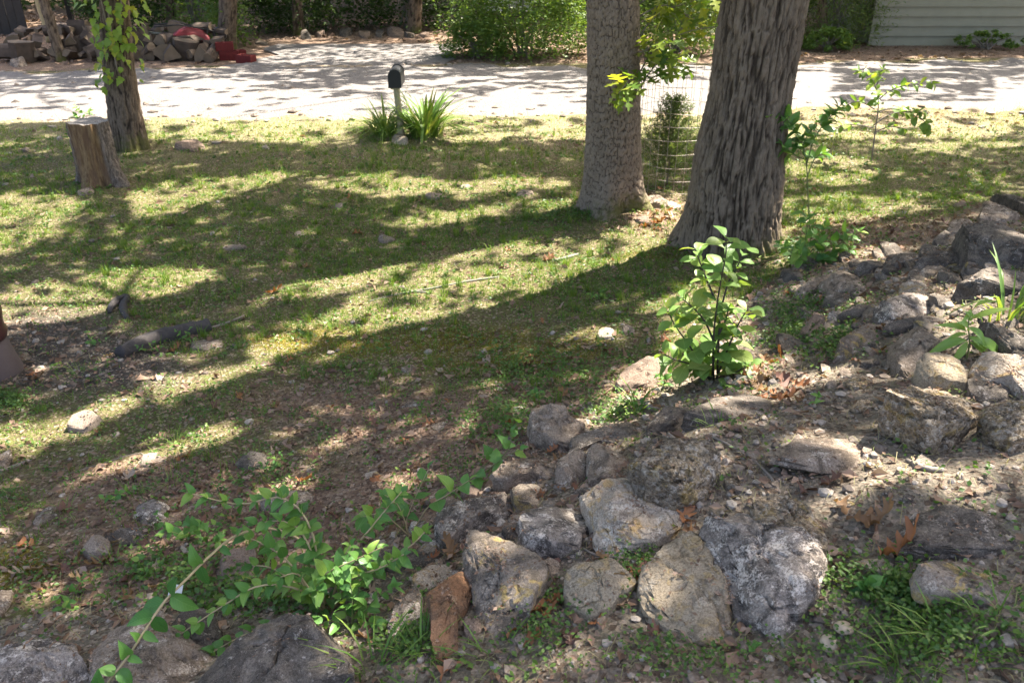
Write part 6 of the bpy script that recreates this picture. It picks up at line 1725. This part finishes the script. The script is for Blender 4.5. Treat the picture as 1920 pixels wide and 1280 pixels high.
# firewood: rounds and split logs, each its own
R = random.Random(15)
def logmesh(r, L, split, seed):
    n = 11
    a = np.arange(n) / n * 2 * np.pi
    rr = r * (1 + .16 * np.sin(a * 3 + seed) + .06 * np.sin(a * 5 + 2 * seed))
    x, y = rr * np.cos(a), rr * np.sin(a)
    if split: y = np.maximum(y, -.25 * r + .1 * x); x = np.minimum(x, .45 * r - .5 * y)
    V, zs_ = [], (-L / 2, -L / 6, L / 6, L / 2)
    for z in zs_:
        V.append(np.stack([x + .01 * math.sin(z * 9 + seed), np.full(n, z), y], -1))
    V = np.concatenate(V + [np.array([[0, -L / 2, .1 * r], [0, L / 2, .1 * r]])])
    i, j = np.meshgrid(np.arange(3), np.arange(n), indexing='ij'); jn = (j + 1) % n
    Q = np.stack([i * n + j, i * n + jn, (i + 1) * n + jn, (i + 1) * n + j], -1).reshape(-1, 4)[:, ::-1]
    k = np.arange(n)
    T = np.r_[np.stack([k, np.full(n, 4 * n), (k + 1) % n], 1)[:, ::-1], np.stack([3 * n + k, np.full(n, 4 * n + 1), 3 * n + (k + 1) % n], 1)]
    return mesh_np('firewood_log', V, Q, T, [MAT['logbark'], MAT['logend']], False, None, np.r_[np.zeros(len(Q)), np.ones(len(T))])
LG = [logmesh(.17, .42, False, 1), logmesh(.20, .36, False, 2), logmesh(.15, .45, True, 3), logmesh(.18, .40, True, 4), logmesh(.12, .46, False, 5), logmesh(.16, .40, True, 6), logmesh(.09, .5, True, 7)]
for k in range(66):
    row = k % 3
    u = 8 + (k // 3) * 18.6 + row * 6 + R.uniform(-6, 6)
    if u > 410: u = R.uniform(230, 405)
    gp = G(u, 116)
    if u > 405: continue
    gi_ = R.randrange(len(LG))
    o = obj('firewood_log', LG[gi_])
    o.location = (gp[0] + R.uniform(-.08, .08), gp[1] + .15 + row * .32 + R.uniform(-.1, .1), gp[2] + .13 + row * .20 + R.uniform(0, .05))
    o.rotation_euler = (R.gauss(0, .35), R.uniform(0, 6.28), R.gauss(0, .6) + (1.57 if R.random() < .3 else 0)); o.scale = (R.uniform(.6, 1.05),) * 3
    tag(o, ('round' if gi_ in (0, 1, 4) else 'split') + ' firewood log ' + ('in the front row' if row == 0 else 'in the middle row' if row == 1 else 'along the back') + ' of the heap ' + ('left of' if u < 190 else 'right of') + ' the creeper tree', 'log', 'firewood heap across the road')
for (u, v, lab) in [(45, 118, 'upright firewood round at the left of the heap'), (150, 108, 'big upright sawn round in the middle of the firewood heap'), (278, 108, 'upright sawn round right of the creeper tree'), (352, 112, 'upright sawn round below the red wheelbarrow'), (330, 114, 'pale split log at the front of the heap below the wheelbarrow'), (392, 114, 'sawn log end nearest the red blocks')]:
    gp = G(u, v)
    o = obj('firewood_log', LG[1] if 'round' in lab else LG[3]); o.location = (gp[0], gp[1], gp[2] + (.2 if 'round' in lab else .12)); o.rotation_euler = ((1.5708 if 'round' in lab else 0), R.uniform(-.3, .3), R.uniform(-.5, .5)); o.scale = (1.25, 1.25, 1.25)
    tag(o, lab, 'log', 'firewood heap across the road')
# long poles on the heap
for (a, b_, lab) in [((240, 62), (348, 76), 'long grey pole lying on top of the firewood heap'), ((262, 60), (330, 66), 'second grey pole on the heap, just behind the long one')]:
    gp = G(300, 112)
    A_, B_ = PY(a[0], a[1], gp[1] + .35), PY(b_[0], b_[1], gp[1] + .35)
    v, q, tt = tube(np.array([A_, (A_ + B_) / 2, B_]) - A_, .028, 8)
    o = obj('pole', mesh_np('pole', v, q, tt, [MAT['greytwig']])); o.location = Vector(A_); tag(o, lab, 'pole')

# red wheelbarrow tipped on the heap
gp = G(366, 110)
c = PY(364, 72, gp[1] + .25)
t = thing('wheelbarrow', c, 'red wheelbarrow tipped upside down on the firewood heap', 'wheelbarrow')
RM = Matrix.Diagonal((.82, .82, .82, 1)) @ Matrix.Rotation(.35, 4, 'Z') @ Matrix.Rotation(.25, 4, 'Y')
prof_b = [(0, -.34, -.26, .0), (.0, .34, .26, .0)]
def tray():
    top = np.array([[-.36, -.24, .26], [.30, -.19, .26], [.30, .19, .26], [-.36, .24, .26]]) * [.62, .85, 1]
    bot = np.array([[-.52, -.33, 0], [.46, -.30, 0], [.46, .30, 0], [-.52, .33, 0]])
    ins = bot * [.96, .94, 1] + [0, 0, .0]
    mid = (top + bot) / 2 * [1.04, 1.04, 1.1]
    V = np.concatenate([bot, mid, top]); Q = []
    for r_ in range(2):
        for k in range(4): Q.append([r_ * 4 + k, r_ * 4 + (k + 1) % 4, (r_ + 1) * 4 + (k + 1) % 4, (r_ + 1) * 4 + k])
    Q.append([8, 9, 10, 11])
    return mesh_np('tray', V, np.array(Q), None, [MAT['red']], False)
tr = obj('tray', tray(), t, RM)
md = tr.modifiers.new('bevel', 'BEVEL'); md.width = .05; md.segments = 3
sm = tr.modifiers.new('solid', 'SOLIDIFY'); sm.thickness = .006
for s in (-1, 1):
    v, q, tt = tube([[-1.0, s * .28, .10], [-.4, s * .22, .28], [.35, s * .12, .30], [.62, s * .05, .24]], .02, 8)
    obj('handle', mesh_np('handle', v, q, tt, [MAT['darkwood']]), t, RM)
v, q = lathe([(.09, -.03), (.16, -.045), (.185, 0), (.16, .045), (.09, .03), (.09, -.03)], 24)
w = obj('wheel', mesh_np('wheel', v, q, None, [MAT['black']]), t, RM @ Matrix.Translation((.62, 0, .24)) @ Matrix.Rotation(math.pi / 2, 4, 'X'))
v, q, tt = tube([[.30, -.2, .0], [.30, -.16, .34], [.30, .16, .34], [.30, .2, .0]], .012, 6)
obj('leg_brace', mesh_np('leg_brace', v, q, tt, [MAT['darkwood']]), t, RM)

# red blocks by the drive
def block(u, v, dz, rz, lab, s=(.40, .20, .19)):
    gp = G(u, v)
    t = thing('red_block', (gp[0], gp[1], gp[2] + dz), lab, 'block', 'red blocks by the drive')
    a, b_, c_ = s
    wl = .03
    ps = [box((0, -b_ / 2 + wl / 2, c_ / 2), (a, wl, c_)), box((0, b_ / 2 - wl / 2, c_ / 2), (a, wl, c_))]
    ps += [box((x, 0, c_ / 2), (wl, b_ - 2 * wl, c_ - .002)) for x in (-a / 2 + wl / 2, 0, a / 2 - wl / 2)]
    v_, q_, _ = joinm(ps)
    obj('shell', mesh_np('shell', v_, q_, None, [MAT['redblock']], False), t)
    t.rotation_euler = (0, 0, rz)
block(432, 113, 0, .15, 'lower red block under the stacked one')
block(425, 113, .195, .25, 'topmost red block, stacked on another', (.36, .2, .17))
block(462, 118, 0, -.35, 'red block lying nearest the road', (.38, .2, .16))
block(446, 112, 0, .5, 'red block half hidden behind the others', (.36, .2, .19))

# shrubs, evergreens and undergrowth
def bush(name, label, u0, u1, v, hgt, n, size, mat, seed, depth=1.6, group=None, flat=.4, cat='bush', asp=.55):
    r = np.random.default_rng(seed)
    a = G(u0, v); b = G(u1, v)
    base = (a + b) / 2; base[1] += depth * .5; base[2] = H(base[0], base[1])
    w = abs(b[0] - a[0]) / 2
    t = thing(name, base, label, cat, group)
    ns = 9
    parts, tips = [], []
    for k in range(ns):
        an = r.uniform(0, 6.28); rr = r.random() ** .5
        e = np.array([math.cos(an) * rr * w * .8, math.sin(an) * rr * depth * .5, hgt * r.uniform(.5, .95)])
        P = bez([[r.normal(0, .1), r.normal(0, .1), -.05], e * [.4, .4, .55], e], 8)
        parts.append(tube(P, np.linspace(.03, .008, 8), 6))
    v_, q_, t_ = joinm(parts)
    obj('stems', mesh_np('stems', v_, q_, t_, [MAT['limb']]), t)
    # leaf clumps over the outer volume
    nc = max(30, n // 45)
    an = r.uniform(0, 2 * np.pi, nc); cz = r.random(nc); rr = .55 + .5 * r.random(nc)
    prof = np.sqrt(np.clip(1 - (np.clip(cz - .25, 0, 1) / .8) ** 2, 0, 1))
    CC = np.stack([np.cos(an) * w * rr * prof, np.sin(an) * depth * .55 * rr * prof, .05 + cz * hgt], -1)
    CC = CC * (1 + .2 * (r.random((nc, 1)) - .5))
    idx = r.integers(0, nc, n)
    C = CC[idx] + r.normal(0, 1, (n, 3)) * np.array([.17, .15, .13]) * (hgt / 1.6)
    C = C[C[:, 2] > .01]
    tone = r.random(nc)
    V, T, rv = leafquads(C, size, seed, asp, flat, np.clip(tone[idx][:len(C)] * .6 + r.random(len(C)) * .5, 0, 1))
    obj('foliage', mesh_np('foliage', V, None, T, [MAT[mat]], False, {'rnd': rv}), t)
    return t
bush('bush', 'big bright leafy bush beyond the road behind the mailbox', 850, 1110, 116, 1.9, 15000, .085, 'S_bush', 1)
bush('bush', 'low leafy edge of greenery spilling onto the drive corner', 830, 960, 114, .6, 3500, .07, 'S_bush', 2, 1.0)
bush('bush', 'green bush seen between the two oak trunks', 1185, 1370, 108, 1.8, 8000, .085, 'S_bush', 3)
bush('evergreen_shrub', 'dark feathery evergreen left of the sided shed', 1520, 1645, 92, 2.6, 9000, .10, 'S_cedar', 4, 1.4, None, .7, 'evergreen', .25)
bush('bush', 'low green weeds in front of the evergreen by the sided shed', 1510, 1610, 100, .45, 2600, .07, 'S_bush', 5, .7)
bush('bush', 'small weeds at the foot of the sided shed', 1790, 1925, 96, .3, 1800, .06, 'S_bush', 6, .6)
bush('ivy', 'ivy foliage wrapping the trunk behind the red blocks', 402, 450, 90, 2.4, 3800, .085, 'S_bush', 7, .55, None, .4, 'ivy')
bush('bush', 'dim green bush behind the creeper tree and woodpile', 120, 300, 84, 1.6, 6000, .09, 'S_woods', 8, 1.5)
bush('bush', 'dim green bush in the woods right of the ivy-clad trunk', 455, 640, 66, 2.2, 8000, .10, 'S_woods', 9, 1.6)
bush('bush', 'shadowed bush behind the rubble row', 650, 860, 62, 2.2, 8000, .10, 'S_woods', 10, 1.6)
bush('bush', 'bush behind the wheelbarrow with leaves coloured brighter as if backlit', 290, 420, 78, 2.0, 5000, .09, 'S_bush', 12, 1.4)  # brighter leaf material than the woods, standing in for light through the leaves
# the dark wood behind everything: one uncountable mass of leaves
r = np.random.default_rng(5)
n = 70000
X = r.uniform(-24, 26, n); Y = r.uniform(26.5, 32, n); Z = r.uniform(0, 1, n) ** .9 * 6.5
nn = fbm(np.stack([X * .5, Y * .5, Z * .6], -1), 3, 91)
k = (nn > .36)
C = np.stack([X, Y, H(X, Y) + Z], -1)[k]
V, T, rv = leafquads(C, .26, 6, .6, .4)
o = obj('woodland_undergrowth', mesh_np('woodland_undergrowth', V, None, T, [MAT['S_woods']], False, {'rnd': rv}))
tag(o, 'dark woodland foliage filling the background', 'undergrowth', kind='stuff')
